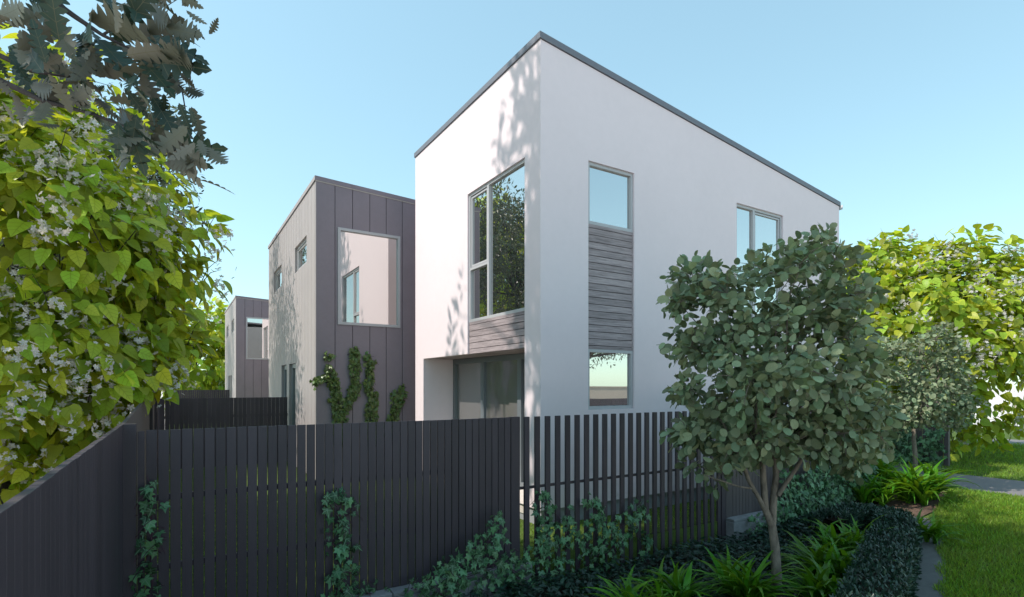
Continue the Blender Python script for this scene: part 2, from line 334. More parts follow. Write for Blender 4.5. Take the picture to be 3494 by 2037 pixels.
# ================================================================== the ground
def gz(x):                                           # the street side lies lower and climbs to the entry path
    t = min(1, max(0, (x - 7.0)/5.2)); return -0.30 + 0.30*t*t*(3-2*t)
gzv = np.vectorize(gz)
def sheet(name, m, x0, x1, y0, y1, dz, nx=40, ny=2, fn=gz):
    mb = MB()
    vs = [(x0+(x1-x0)*i/nx, y0+(y1-y0)*j/ny, fn(x0+(x1-x0)*i/nx)+dz) for j in range(ny+1) for i in range(nx+1)]
    mb.add(vs, [(j*(nx+1)+i, j*(nx+1)+i+1, (j+1)*(nx+1)+i+1, (j+1)*(nx+1)+i) for j in range(ny) for i in range(nx)])
    return struct(name, mb, m)
g = MB().add([(-600, -600, -0.42), (600, -600, -0.42), (600, 600, -0.42), (-600, 600, -0.42)], [(0, 1, 2, 3)]); struct('ground', g, M['concrete'])
struct('neighbour_drive', MB().box(-60, -0.40, -20, 120, -0.4, -0.05), M['concrete'])
struct('yard_lawn', MB().box(-0.33, 15.6, 5.08, 62, -0.4, 0.0), M['turf'])
sheet('verge_lawn', M['turf'], -0.30, 12.55, 0.75, 5.05, -0.012, 60, 2)
sheet('bounce_paving', M['concrete'], -0.30, 12.55, -3.04, 0.745, -0.008, 60, 2)  # unseen pale paving, added to bounce light onto the front wall and fences
sheet('planting_bed', M['soil'], -0.30, 9.4, 1.2, 5.04, 0.0, 40, 2)
M['mulch'] = mat('bark_mulch', (0.13, 0.085, 0.065), 0.95, 0.1, 0.5, 25, bump=1.0, bscale=40)
sheet('mulch_bed', M['mulch'], 8.9, 12.0, 3.86, 5.03, 0.008, 20, 2)
struct('entry_path', MB().box(12.56, 14.70, -3.0, 5.42, -0.3, 0.006), M['path'])
struct('entry_court', MB().box(12.06, 15.60, 5.44, 14, -0.3, 0.010), M['paver'])
struct('far_lawn', MB().box(14.72, 31.5, -3.0, 16, -0.3, 0.0), M['turf'])
struct('road', MB().box(-60, 90, -11.0, -3.05, -0.4, -0.16), M['concrete'])
struct('side_road', MB().box(31.6, 60, -3.0, 60, -0.4, -0.06), M['concrete'])
struct('cross_path', MB().box(23.5, 25.8, -2.99, 8.3, -0.2, 0.012), M['path'])
# concrete edging along the hedge
stripL = [(4.0, 1.66), (5.6, 2.22), (7.14, 2.83), (8.31, 3.25), (9.3, 3.62), (9.9, 3.95)]
mb = MB()
for i, (x, y) in enumerate(stripL):
    mb.v += [(x, y, gz(x)+0.012), (x+0.10, y-0.26, gz(x)+0.012)]
    if i: b = 2*i; mb.f.append((b-2, b-1, b+1, b))
struct('edging_strip', mb, M['strip'])
# ================================================================== houses
def wall(mb, pl, n, u0, u1, z0, top, openings, depth_in):
    """outer skin of a wall with real openings and their reveals; top(u) gives the roof line"""
    us = sorted({u0, u1, *[o[0] for o in openings], *[o[1] for o in openings]})
    zs = sorted({z0, *[o[2] for o in openings], *[o[3] for o in openings]}); zs = [z for z in zs if z >= z0] + [None]
    P = (lambda u, z, k=0: (n+k, u, z)) if pl == 'X' else (lambda u, z, k=0: (u, n+k, z))
    def inside(uc, zc): return any(o[0] < uc < o[1] and o[2] < zc < o[3] for o in openings)
    for i in range(len(us)-1):
        a, b = us[i], us[i+1]
        for j in range(len(zs)-1):
            lo = zs[j]; hi = zs[j+1]
            if hi is None: q = [P(a, lo), P(b, lo), P(b, top(b)), P(a, top(a))]
            else:
                if inside((a+b)/2, (lo+hi)/2): continue
                q = [P(a, lo), P(b, lo), P(b, hi), P(a, hi)]
            mb.add(q if pl == 'Y' else q[::-1], [(0, 1, 2, 3)])
            if hi is None: continue
        for j in range(len(zs)-2):
            lo, hi = zs[j], zs[j+1]
            if not inside((a+b)/2, (lo+hi)/2): continue
            d = depth_in
            def solid(uc, zc): return not inside(uc, zc)
            ul = us[i-1] if i else a-1; ur = us[i+2] if i+2 < len(us) else b+1
            if solid((ul+a)/2, (lo+hi)/2): mb.add([P(a, lo), P(a, lo, d), P(a, hi, d), P(a, hi)], [(0, 1, 2, 3)])
            if solid((ur+b)/2, (lo+hi)/2): mb.add([P(b, lo), P(b, hi), P(b, hi, d), P(b, lo, d)], [(0, 1, 2, 3)])
            if j == 0 or solid((a+b)/2, (zs[j-1]+lo)/2): mb.add([P(a, lo), P(b, lo), P(b, lo, d), P(a, lo, d)], [(0, 1, 2, 3)])
            hn = zs[j+2] if zs[j+2] is not None else hi+1
            if solid((a+b)/2, (hi+hn)/2): mb.add([P(a, hi), P(a, hi, d), P(b, hi, d), P(b, hi)], [(0, 1, 2, 3)])

def window(house, pl, n, u0, u1, z0, z1, fw=0.045, setb=0.03, th=0.06, mull=(), trans=(), gm='glass', fm='frame', name='window', sash=()):
    """aluminium frame with each pane a sub-part; trans = (u0, u1, z)"""
    mb = MB(); a, b = n+setb, n+setb+th
    mb.pbox(pl, a, b, u0, u1, z0, z0+fw); mb.pbox(pl, a, b, u0, u1, z1-fw, z1)
    mb.pbox(pl, a, b, u0, u0+fw, z0+fw, z1-fw); mb.pbox(pl, a, b, u1-fw, u1, z0+fw, z1-fw)
    edges = [u0+fw]
    for mu in mull:
        mb.pbox(pl, a, b, mu-fw*0.6, mu+fw*0.6, z0+fw, z1-fw); edges += [mu-fw*0.6, mu+fw*0.6]
    edges.append(u1-fw); cells = []
    for k in range(0, len(edges), 2):
        lo = z0+fw
        for (t0, t1, tz) in trans:
            if t0 <= (edges[k]+edges[k+1])/2 <= t1:
                mb.pbox(pl, a, b, edges[k], edges[k+1], tz-fw*0.5, tz+fw*0.5); cells.append((edges[k], edges[k+1], lo, tz-fw*0.5)); lo = tz+fw*0.5
        cells.append((edges[k], edges[k+1], lo, z1-fw))
    for k in sash:                                      # opening sash: a second slim frame inside the cell
        c0, c1, d0, d1 = cells[k]; s = 0.03
        a2, b2 = a+0.015, b-0.005; g = 0.012
        mb.pbox(pl, a2, b2, c0+g, c1-g, d0+g, d0+g+s); mb.pbox(pl, a2, b2, c0+g, c1-g, d1-g-s, d1-g)
        mb.pbox(pl, a2, b2, c0+g, c0+g+s, d0+g+s, d1-g-s); mb.pbox(pl, a2, b2, c1-g-s, c1-g, d0+g+s, d1-g-s)
    wo = mb.build(name, M[fm], house)
    for c0, c1, d0, d1 in cells:
        MB().pbox(pl, b-0.022, b-0.012, c0-0.004, c1+0.004, d0-0.004, d1+0.004).build('pane', M[gm], wo)
    return wo

HX, HYF = 4.273, 6.142
def white_house(dy, label):
    y0 = HYF+dy; y1 = 10.728+dy; x0, x1 = HX, 12.006; sl = (6.738-5.781)/(x1-x0)
    top = lambda x: 6.730 - (x-x0)*sl
    h = thing('white_house', (x0, y0, 0), label, 'house')
    mb = MB()
    wall(mb, 'X', x0, y0, y1, 0.23, lambda u: 6.730, [(6.543+dy, 8.340+dy, 2.503, 5.247), (6.543+dy, 10.294+dy, 0.23, 2.503)], 0.10)
    wall(mb, 'Y', y0, x0, x1, 0.23, top, [(5.123, 6.040, 1.602, 5.247), (8.551, 9.975, 3.05, 5.240)], 0.10)
    mb.add([(x1, y0, 0.23), (x1, y1, 0.23), (x1, y1, top(x1)), (x1, y0, top(x1))], [(0, 1, 2, 3)])
    mb.add([(x0, y1, 0.23), (x0, y1, top(x0)), (x1, y1, top(x1)), (x1, y1, 0.23)], [(0, 1, 2, 3)])
    mb.add([(x0, y0, 0.23), (x0, y1, 0.23), (x1, y1, 0.23), (x1, y0, 0.23)], [(0, 1, 2, 3)])
    # porch recess behind the ground-floor opening
    xr = 4.961
    mb.add([(x0+.1, 10.294+dy, .24), (xr, 10.294+dy, .24), (xr, 10.294+dy, 2.503), (x0+.1, 10.294+dy, 2.503)], [(0, 1, 2, 3)])
    mb.add([(x0+.1, 6.543+dy, .24), (xr, 6.543+dy, .24), (xr, 6.543+dy, 2.503), (x0+.1, 6.543+dy, 2.503)], [(3, 2, 1, 0)])
    mb.build('wall', M['stucco'], h)
    sm = MB().box(x0+0.101, xr+.05, 6.545+dy, 10.292+dy, 2.505, 2.56); sm.build('soffit', M['timber'], h)
    MB().box(x0+0.02, xr+.05, 6.545+dy, 10.292+dy, 0.10, 0.232).build('porch_floor', M['concrete'], h)
    MB().box(x0+0.035, x1-0.035, y0+0.035, y1-0.035, -0.1, 0.228).build('plinth', M['plinth'], h)
    # roof: sloped sheet with a deep fascia all round
    o = 0.022; t0, t1 = 6.738, 6.738-(x1-x0)*sl; fa = 0.088
    P = lambda x, y, k: (x, y, 6.738 - (x-x0)*sl + k)
    rf = MB().hexa([P(x0-o, y0-o, 0), P(x1+o, y0-o, 0), P(x1+o, y1+o, 0), P(x0-o, y1+o, 0), P(x0-o, y0-o, fa), P(x1+o, y0-o, fa), P(x1+o, y1+o, fa), P(x0-o, y1+o, fa)]).build('roof', M['roof'], h)
    gt = MB()
    prof = [(0.024, -0.09), (0.10, -0.08), (0.125, 0.02), (0.115, 0.02), (0.092, -0.068), (0.036, -0.076), (0.036, 0.0), (0.024, 0.0)]
    zt = P(x1, y0, 0)[2] + 0.02; n = len(prof)
    gt.add([(x1+a, y0-0.02, zt+b) for a, b in prof] + [(x1+a, y1+0.02, zt+b) for a, b in prof],
           [(i, (i+1) % n, n+(i+1) % n, n+i) for i in range(n)] + [tuple(range(n))[::-1], tuple(range(n, 2*n))])
    gt.build('gutter', M['frame'], rf)
    # left face: tall window over timber boards
    window(h, 'X', x0, 6.545+dy, 8.338+dy, 3.045, 5.245, mull=(7.675+dy,), trans=((7.7+dy, 8.4+dy, 3.955),), sash=(2,))
    boards(h, 'X', x0, 6.545+dy, 8.338+dy, 2.503, 3.043)
    # front face: window / boards / window in one slot, and the sliding window
    window(h, 'Y', y0, 5.125, 6.038, 4.335, 5.245); boards(h, 'Y', y0, 5.125, 6.038, 2.497, 4.333)
    window(h, 'Y', y0, 5.125, 6.038, 1.604, 2.495)
    window(h, 'Y', y0, 8.553, 9.973, 3.052, 5.238, mull=(9.095,), sash=(1,))
    # porch doors
    window(h, 'X', xr-0.03, 6.547+dy, 10.290+dy, 0.234, 2.500, fw=0.10, setb=0.0, th=0.07, mull=(7.72+dy, 9.02+dy), gm='door_glass', fm='door_frame', name='sliding_door')
    return h
def boards(h, pl, n, u0, u1, z0, z1, pitch=0.102, gap=0.009):
    MB().pbox(pl, n+0.055, n+0.085, u0, u1, z0+0.002, z1).build('board_backing', M['gap'], h)
    z = z1 - 0.055; hi = z1
    while True:
        lo = max(z, z0)
        MB().pbox(pl, n+0.030+random.uniform(-.002, .002), n+0.052, u0+0.003, u1-0.003, lo+(gap if lo > z0 else 0), hi).build('timber_board', M['timber'], h)
        if lo <= z0: break
        hi = lo; z = lo - pitch
BX, BY = 2.439, 11.55
def brown_house(dy, label):
    x0, y0, x1, y1 = BX, BY+dy, 8.2, 18.131+dy; sl = 0.0495
    zt = lambda x: 6.161 - (x-x0)*sl
    h = thing('brown_house', (x0, y0, 0), label, 'house')
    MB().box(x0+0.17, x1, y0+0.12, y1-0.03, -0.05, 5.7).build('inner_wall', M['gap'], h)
    MB().box(x0+0.001, x1, y1+0.001, y1+0.03, -0.05, 5.86).build('rear_wall', M['board'], h)
    # left face boards, split round the openings
    op = [(12.466, 13.834, 4.655, 5.260), (15.758, 17.123, 4.650, 5.256), (13.783, 14.610, 0.0, 2.503), (14.957, 15.776, 0.0, 2.503)]
    op = [(a+dy, b+dy, c, d) for a, b, c, d in op]
    edges = [y0+0.004, y0+0.09]; 
    while edges[-1] < y1-0.2: edges.append(min(edges[-1]+0.335, y1))
    if edges[-1] < y1: edges.append(y1)
    for a, b in zip(edges, edges[1:]):
        cuts = sorted({a, b, *[e for o in op for e in o[:2] if a < e < b]})
        for c0, c1 in zip(cuts, cuts[1:]):
            zs = [0.03]
            blocks = sorted([o[2:] for o in op if o[0] < (c0+c1)/2 < o[1]])
            spans = []; lo = 0.03
            for z0, z1 in blocks: 
                if z0 > lo: spans.append((lo, z0))
                lo = z1
            spans.append((lo, zt(x0)))
            for s0, s1 in spans:
                g0 = 0.006 if c0 == a else 0; g1 = 0.006 if c1 == b else 0
                MB().box(x0, x0+0.028, c0+g0, c1-g1, s0, s1).build('cladding_board', M['board'], h)
    # reveals and windows of the left face
    for k, (a, b, c, d) in enumerate(op):
        mb = MB(); e = 0.02
        mb.box(x0+0.0285, x0+0.16, a-e, a, c-e, d+e); mb.box(x0+0.0285, x0+0.16, b, b+e, c-e, d+e); mb.box(x0+0.0285, x0+0.16, a, b, d, d+e)
        mb.build('reveal', M['board'], h)
        if k < 2: window(h, 'X', x0, a+.002, b-.002, c+.002, d-.002, setb=0.05, fw=0.05, sash=(0,))
        else: window(h, 'X', x0, a+.002, b-.002, 0.03, d-.002, setb=0.06, fw=0.11, name='glazed_door', fm='door_frame')
    # front face panels, split round the window
    wx0, wx1, wz0, wz1 = 2.880, 4.238, 3.239, 5.266
    pe = [2.445, 2.825, 3.190, 3.560, 3.922, 4.290]
    while pe[-1] < x1-0.4: pe.append(pe[-1]+0.366)
    for a, b in zip(pe, pe[1:]):
        cuts = sorted({a, b, *[e for e in (wx0, wx1) if a < e < b]})
        for c0, c1 in zip(cuts, cuts[1:]):
            spans = [(0.03, wz0), (wz1, None)] if wx0 < (c0+c1)/2 < wx1 else [(0.03, None)]
            for s0, s1 in spans:
                g0 = 0.006 if c0 == a else 0; g1 = 0.006 if c1 == b else 0
                p = [(c0+g0, y0), (c1-g1, y0), (c1-g1, y0+0.028), (c0+g0, y0+0.028)]
                mb = MB().hexa([(x, y, s0) for x, y in p] + [(x, y, zt(x) if s1 is None else s1) for x, y in p]); mb.build('panel', M['panel'], h)
    MB().box(x0+0.0, x0+0.012, y0-0.004, y0+0.003, 0.03, 6.15).build('corner_trim', M['board'], h)
    # window frame proud of the panels
    window(h, 'Y', y0, wx0, wx1, wz0, wz1, fw=0.055, setb=-0.022, th=0.075)
    # roof with fascia and the pale flashing line under it
    P = lambda x, y, k: (x, y, zt(x)+k); o = 0.02
    rf = MB().hexa([P(x0-o, y0-o, .004), P(x1, y0-o, .004), P(x1, y1+o, .004), P(x0-o, y1+o, .004), P(x0-o, y0-o, .092), P(x1, y0-o, .092), P(x1, y1+o, .092), P(x0-o, y1+o, .092)]).build('roof', M['panel'], h)
    MB().hexa([P(x0-.006, y0-.012, -.014), P(x1, y0-.012, -.014), P(x1, y0-.001, -.014), P(x0-.006, y0-.001, -.014), P(x0-.006, y0-.012, .003), P(x1, y0-.012, .003), P(x1, y0-.001, .003), P(x0-.006, y0-.001, .003)]).build('flashing', M['flash'], rf)
    MB().box(x0-o-.004, x0-o, y0-o, y1+o, 6.166, 6.250).build('barge_trim', M['board'], rf)
    return h
UNIT = 17.296
white_house(0, 'white rendered two storey house with weathered timber board infills nearest the camera')
brown_house(0, 'brown panel clad house directly behind the white house, climbing plants on its front')
white_house(UNIT, 'farther white rendered house hidden behind the brown one, seen mirrored in window glass')
brown_house(UNIT, 'far brown panel clad house, smallest at the left end of the row')
# ================================================================== fences
FY = 5.067
board_me = shared_box('board', 0.0710, 0.020, 1.605, M['fence'], 0.0015)
def x_fence(name, xs, z0, y, me, root): 
    for x in xs: inst(name, me, root, (x, y+0.010, z0), (0, 0, 0), (1, 1, 1 + random.uniform(-.0012, .0012)))
f = thing('board_fence', (1.5, FY, 0), 'charcoal closed board fence across the front with narrow gaps', 'fence')
MB().box(-0.337, -0.255, FY-0.045, FY+0.06, -0.32, 1.660).build('post', M['fence'], f)
MB().box(-0.249, -0.2035, FY, FY+0.02, 0.0, 1.600).build('board', M['fence'], f)
x_fence('board', [-0.198 + 0.07917*(k+0.5) for k in range(42)], 0.0, FY, board_me, f)
MB().box(3.132, 3.243, FY-0.006, FY+0.05, -0.02, 1.609).build('post', M['fence'], f)
for z in (1.05, 0.50): MB().box(-0.25, 3.13, FY+0.0215, FY+0.055, z, z+0.045).build('rail', M['fence'], f)
f = thing('slat_fence', (5.0, FY, 0), 'open charcoal slat fence with wide gaps before the white wall', 'fence')
slat_me = shared_box('slat', 0.064, 0.032, 1.945, M['fence'], 0.002)
for k in range(24): inst('slat', slat_me, f, (3.345 + 0.1443*k, FY+0.016, -0.34))
MB().box(6.705, 6.792, FY-0.01, FY+0.07, -0.34, 1.609).build('post', M['fence'], f)
for z in (0.79, -0.03): MB().box(3.246, 6.704, FY+0.034, FY+0.058, z, z+0.03).build('rail', M['fence'], f)
f = thing('board_fence', (8.7, FY, 0), 'brown board fence standing on a low block wall behind the round leaved tree', 'fence')
boardb_me = shared_box('board', 0.0705, 0.020, 1.575, M['fence_b'], 0.0015)
MB().box(6.797, 6.885, FY-0.012, FY+0.05, 0.032, 1.606).build('post', M['fence_b'], f)
x_fence('board', [6.890 + 0.0765*(k+0.5) for k in range(48)], 0.032, FY, boardb_me, f)
for z in (1.05, 0.50): MB().box(6.89, 10.56, FY+0.0215, FY+0.055, z, z+0.045).build('rail', M['fence_b'], f)
# fence along the left boundary
f = thing('side_fence', (-0.35, 2.5, 0), 'dark close boarded fence running along the left edge of the picture', 'fence')
lb = shared_box('board', 0.026, 0.0735, 1.98, M['fence'], 0.0012)
for k in range(84): inst('board', lb, f, (-0.350, 5.03 - 0.0755*(k+0.5), -0.32), (0, 0, 0), (1, 1, 1+random.uniform(-.001, .001)))
for z in (1.05, 0.40): MB().box(-0.40, -0.3645, -1.3, 5.02, z, z+0.07).build('rail', M['fence'], f)
f = thing('side_fence', (-0.35, 8, 0), 'raked side fence rising beyond the corner post beside the pale drive', 'fence')
k = 0; y = 5.12
while y < 14.60:
    zt = 1.655 + min(1, (y-5.1)/4.6)*0.155
    MB().box(-0.363, -0.337, y, y+0.0735, -0.05, zt).build('board', M['fence_b'], f); y += 0.0755
for py in (9.95, 12.2, 14.675): MB().box(-0.375, -0.297, py, py+0.09, -0.05, 1.825).build('post', M['fence'], f)
MB().box(-0.40, -0.3645, 5.2, 14.6, 0.9, 0.97).build('rail', M['fence_b'], f)
# dividing fences between the yards
cb = shared_box('board', 0.090, 0.020, 1.62, M['fence'], 0.0015)
for yy, zt, lab in ((14.676, 1.668, 'dark dividing fence joining the near brown house to the side fence'), (14.676+UNIT, 1.75, 'farthest dark dividing fence below the small brown house')):
    f = thing('dividing_fence', (1.0, yy, 0), lab, 'fence'); x = -0.30
    while x < BX-0.10: inst('board', cb, f, (x+0.045, yy+0.01, 0.03), (0, 0, 0), (1, 1, (zt-0.03)/1.62)); x += 0.0935
    for z in (1.2, 0.4): MB().box(-0.30, BX-0.02, yy+0.0215, yy+0.06, z, z+0.06).build('rail', M['fence'], f)
# return fence beside the entry path
f = thing('return_fence', (15.72, 7, 0), 'tall dark plank fence with ivy at its foot beyond the entry path', 'fence')
rb = shared_box('board', 0.020, 0.098, 1.66, M['fence_b'], 0.0015); y = 5.63
while y < 13.5: inst('board', rb, f, (15.722, y+0.05, 0.01)); y += 0.1065
MB().box(15.70, 15.80, 5.52, 5.615, -0.05, 1.69).build('post', M['fence_b'], f)
for z in (1.2, 0.4): MB().box(15.7335, 15.77, 5.62, 13.5, z, z+0.06).build('rail', M['fence_b'], f)

# block retaining walls under the fences
blk = shared_box('block', 0.386, 0.186, 0.186, M['block'], 0.006)
cap = shared_box('cap_block', 0.386, 0.19, 0.04, M['block'], 0.004)
def block_wall(x0, x1, ztop, label):
    r = thing('block_wall', ((x0+x1)/2, FY-0.06, -0.35), label, 'wall')
    n = round((x1-x0)/0.396)
    for row in range(2):
        z = ztop - 0.042 - 0.194*(row+1); off = 0.198*(row % 2)
        for i in range(n+row % 2):
            xa = max(x0, x0 + 0.396*i - off); xb = min(x1, x0 + 0.396*(i+1) - off)
            if xb-xa > 0.06: inst('block', blk, r, ((xa+xb)/2, FY-0.043, z), (0, 0, 0), ((xb-xa-0.008)/0.386, 1, 1))
    for i in range(n): inst('cap_block', cap, r, (x0+0.396*(i+0.5), FY-0.043, ztop-0.040), (0, 0, 0), (1, 1, 1))
    MB().box(x0+0.005, x1-0.005, FY-0.128, FY+0.042, -0.42, ztop-0.045).build('mortar', M['plinth'], r)
block_wall(-0.24, 3.324, -0.002, 'grey concrete block wall under the charcoal board fence, half hidden by ivy')
block_wall(6.80, 10.76, 0.030, 'low grey concrete block wall under the brown board fence')

# ================================================================== trees
def rand_unit(n): return unit(rng.normal(size=(n, 3)))
def leaf_cloud(clumps, per, spread=0.62):
    """positions inside the clumps and the outward direction there"""
    P = []; O = []
    for c, r in clumps:
        n = max(3, int(per*(r**2)))
        d = rand_unit(n); rad = r*np.power(rng.random((n, 1)), spread)
        P.append(np.array(c) + d*rad*np.array([1, 1, 0.9])); O.append(d)
    return np.concatenate(P), np.concatenate(O)
def orient(O, centre_dir, hang, jit, face_out, up):
    n = len(O); z = np.array([0, 0, 1.0])
    d = O*0.45 + centre_dir*0.4 - z*hang + rng.normal(size=(n, 3))*jit
    nn = O*face_out*0.5 + centre_dir*face_out + z*up + rng.normal(size=(n, 3))*jit
    return frames(d, nn)
def limbs(mb, start, targets, r0, sag=0.15, n=6):
    for t in targets:
        s = Vector(start); t = Vector(t); L = (t-s).length
        m1 = s.lerp(t, 0.35) + Vector((random.uniform(-.1, .1)*L, random.uniform(-.1, .1)*L, sag*L)); m2 = s.lerp(t, 0.7) + Vector((random.uniform(-.06, .06)*L, random.uniform(-.06, .06)*L, sag*0.7*L))
        mb.tube([s, m1, m2, t], [r0, r0*0.62, r0*0.38, r0*0.15], n)
def ellipsoid_clumps(c, rad, n, cr, shell=0.55, skip=None):
    out = []; c = np.array(c); rad = np.array(rad); tries = 0
    while len(out) < n and tries < n*40:
        tries += 1
        d = rand_unit(1)[0]; r = shell + (1-shell)*rng.random()
        p = c + d*rad*r*0.9
        if skip is not None and skip(p): continue
        out.append((p, cr*(0.7+0.6*rng.random())))
    return out
def tree(name, label, base, trunk, clumps, tpl, m, barkm, per, size, nsep, hang, jit, face, up, centre, fork=None, group=None, limb_r=0.03, nl=14, twigs=True, blossoms=0, spread=0.62, trunk_r=(0.06, 0.04)):
    t = thing(name, base, label, 'tree', group)
    mb = MB(); n = len(trunk); mb.tube(trunk, [trunk_r[0] + (trunk_r[1]-trunk_r[0])*i/(n-1) for i in range(n)], 10); mb.build('trunk', barkm, t)
    cl = sorted(clumps, key=lambda q: random.random())
    lb = MB(); limbs(lb, trunk[-1], [c for c, r in cl[:nl]], limb_r)
    if twigs:
        for c, r in cl:
            for _ in range(3):
                e = Vector(c) + Vector(rand_unit(1)[0])*r*0.95; lb.tube([Vector(c)-Vector((0, 0, r*0.3)), Vector(c).lerp(e, .5)+Vector((0, 0, .05*r)), e], [limb_r*0.22, limb_r*0.16, limb_r*0.08], 4, False)
    lb.build('branches', barkm, t)
    P, O = leaf_cloud(clumps, per, spread); cd = unit(P - np.array(centre))
    Rm = orient(O, cd, hang, jit, face, up); sc = size*(0.65 + 0.6*rng.random(len(P)))
    put_leaves(t, tpl, P, Rm, sc, m, nsep)
    if blossoms:
        protos = [blossom_mesh(k) for k in range(4)]
        idx = rng.choice(len(P), blossoms, replace=False); tov = unit(np.array([0, 0, EYE]) - P[idx]); Q = P[idx] + (cd[idx]*0.10 + tov*0.16)*size/0.2
        for q in Q:
            o = inst('blossom', random.choice(protos), t, Vector(q) + Vector((0, 0, 0.02)), (random.uniform(-.4, .4), random.uniform(-.4, .4), random.uniform(0, 6.28)), (size/0.22*random.uniform(1.0, 1.5),)*3)
    return t
BL = {}
def blossom_mesh(k):
    """a loose drooping panicle of small white flowers"""
    if k in BL: return BL[k]
    n = 22; tv, tf = FLOWER; r = np.random.default_rng(50+k)
    pos = r.normal(size=(n, 3))*np.array([0.075, 0.075, 0.11]) + np.array([0, 0, -0.04]); d = unit(pos + r.normal(size=(n, 3))*0.05)
    Rm = frames(r.normal(size=(n, 3)), d); sc = 0.028 + 0.012*r.random(n)
    V = (np.einsum('nij,kj->nki', Rm, tv)*sc[:, None, None] + pos[:, None]).reshape(-1, 3); Fc = (tf[None] + (np.arange(n)*len(tv))[:, None, None]).reshape(-1, 3)
    me = bpy.data.meshes.new('blossom'); me.from_pydata(V.tolist(), [], Fc.tolist()); me.materials.append(M['petal']); BL[k] = me; return me

# --- young round-leaved tree in the bed (its crown measured clump by clump)
def px_clumps(lst, D0, half, ref, layers=3, scale=1.0):
    cx, cy, rx, ry = ref; out = []
    for x, y, r in lst:
        q = max(0.05, 1 - ((x-cx)/rx)**2 - ((y-cy)/ry)**2); h = half*math.sqrt(q)
        for k in range(layers):
            D = D0 + h*(-1 + 2*(k+0.15+0.7*rng.random())/layers) if h > 0.3 else D0 + h*(rng.random()*2-1)
            p = atD(x, y, D0); dirv = (p - Vector((0, 0, EYE))).normalized()
            out.append((np.array(p + dirv*(D-D0)*1.0 if True else p), r/FPX*D0*scale*(0.78+0.3*rng.random())))
            if h <= 0.3: break
    return out
near = [(2375, 960, 90), (2318, 1035, 55), (2480, 1000, 100), (2620, 930, 85), (2740, 890, 85), (2800, 815, 50), (2850, 900, 75), (2900, 1010, 80), (2360, 1180, 85), (2345, 1330, 70),
        (2470, 1180, 120), (2620, 1100, 120), (2770, 1060, 110), (2880, 1150, 100), (2950, 1260, 80), (2560, 1300, 130), (2720, 1260, 130), (2860, 1330, 110), (2980, 1400, 80), (3010, 1500, 55),
        (2350, 1480, 75), (2450, 1430, 110), (2600, 1450, 110), (2740, 1440, 110), (2880, 1480, 95), (2385, 1590, 62), (2440, 1640, 40), (2490, 1550, 70), (2900, 1580, 55), (2960, 1550, 50), (2800, 1540, 60), (2680, 1530, 60), (2570, 1550, 55)]
D1 = 5.55
cl = px_clumps(near, D1, 1.0, (2650, 1230, 420, 480), 3)
T = lambda x, y, D=D1: atD(x, y, D)
tr = thing('round_leaf_tree', (5.25, 3.30, -0.30), 'young tree with round grey green leaves and slim pale trunk before the slats', 'tree')
mb = MB(); mb.tube([(5.25, 3.30, -0.34), T(2650, 1960), T(2645, 1870), T(2634, 1790), T(2640, 1700), T(2648, 1620), T(2640, 1500), T(2630, 1380)], [0.056, 0.050, 0.045, 0.040, 0.034, 0.030, 0.024, 0.015], 12); mb.build('trunk', M['bark'], tr)
mb = MB()
mb.tube([T(2636, 1800), T(2612, 1740, 5.5), T(2606, 1650, 5.45), T(2600, 1560, 5.4), T(2570, 1420, 5.3)], [0.036, 0.034, 0.031, 0.026, 0.014], 9)
mb.tube([T(2616, 1755, 5.5), T(2590, 1700, 5.45), T(2555, 1640, 5.4), T(2530, 1570, 5.3), T(2460, 1430, 5.1)], [0.024, 0.023, 0.021, 0.018, 0.008], 8)
mb.tube([T(2572, 1668, 5.43), T(2520, 1660, 5.3), T(2460, 1640, 5.2), T(2400, 1620, 5.1)], [0.010, 0.009, 0.007, 0.004], 6)
mb.tube([T(2655, 1690, 5.52), T(2680, 1650, 5.5), T(2715, 1600, 5.45), T(2745, 1550, 5.4), T(2800, 1430, 5.3), T(2880, 1250, 5.2)], [0.024, 0.023, 0.021, 0.019, 0.014, 0.007], 8)
limbs(mb, T(2640, 1500), [c for c, r in cl[::4]], 0.016)
limbs(mb, T(2600, 1560, 5.4), [c for c, r in cl[2::5]], 0.012)
for c, r in cl:
    for _ in range(4):
        e = Vector(c) + Vector(rand_unit(1)[0])*r; mb.tube([Vector(c), Vector(c).lerp(e, .5)+Vector((0, 0, .03)), e], [0.005, 0.004, 0.002], 4, False)
mb.build('branches', M['bark'], tr)
P, O = leaf_cloud(cl, 1350, 0.55); cd = unit(P - np.array([5.25, 3.3, 2.1])); Rm = orient(O, cd, 0.15, 0.42, 0.7, 0.35); sc = 0.095*(0.6+0.65*rng.random(len(P)))
put_leaves(tr, ROUND, P, Rm, sc, M['round'], 300)

# --- its twin by the entry path
far2 = [((x-2650)*0.42+3158, (y-1230)*0.44+1300, r*0.45) for x, y, r in near]
D2 = 10.4
cl2 = px_clumps(far2, D2, 0.85, (3158, 1300, 175, 215), 3)
b2 = atD(3127, 1680, D2); b2.z = gz(b2.x)
trunk2 = [b2, atD(3124, 1600, D2), atD(3122, 1545, D2), atD(3118, 1500, D2), atD(3120, 1440, D2)]
tree('round_leaf_tree', 'smaller round leaved tree rising from the sunlit strap leaved clump by the path', b2, trunk2, cl2, ROUND, M['round'], M['bark'], 1000, 0.082, 300, 0.15, 0.42, 0.7, 0.35, atD(3158, 1300, D2), limb_r=0.022, nl=22, trunk_r=(0.05, 0.03))

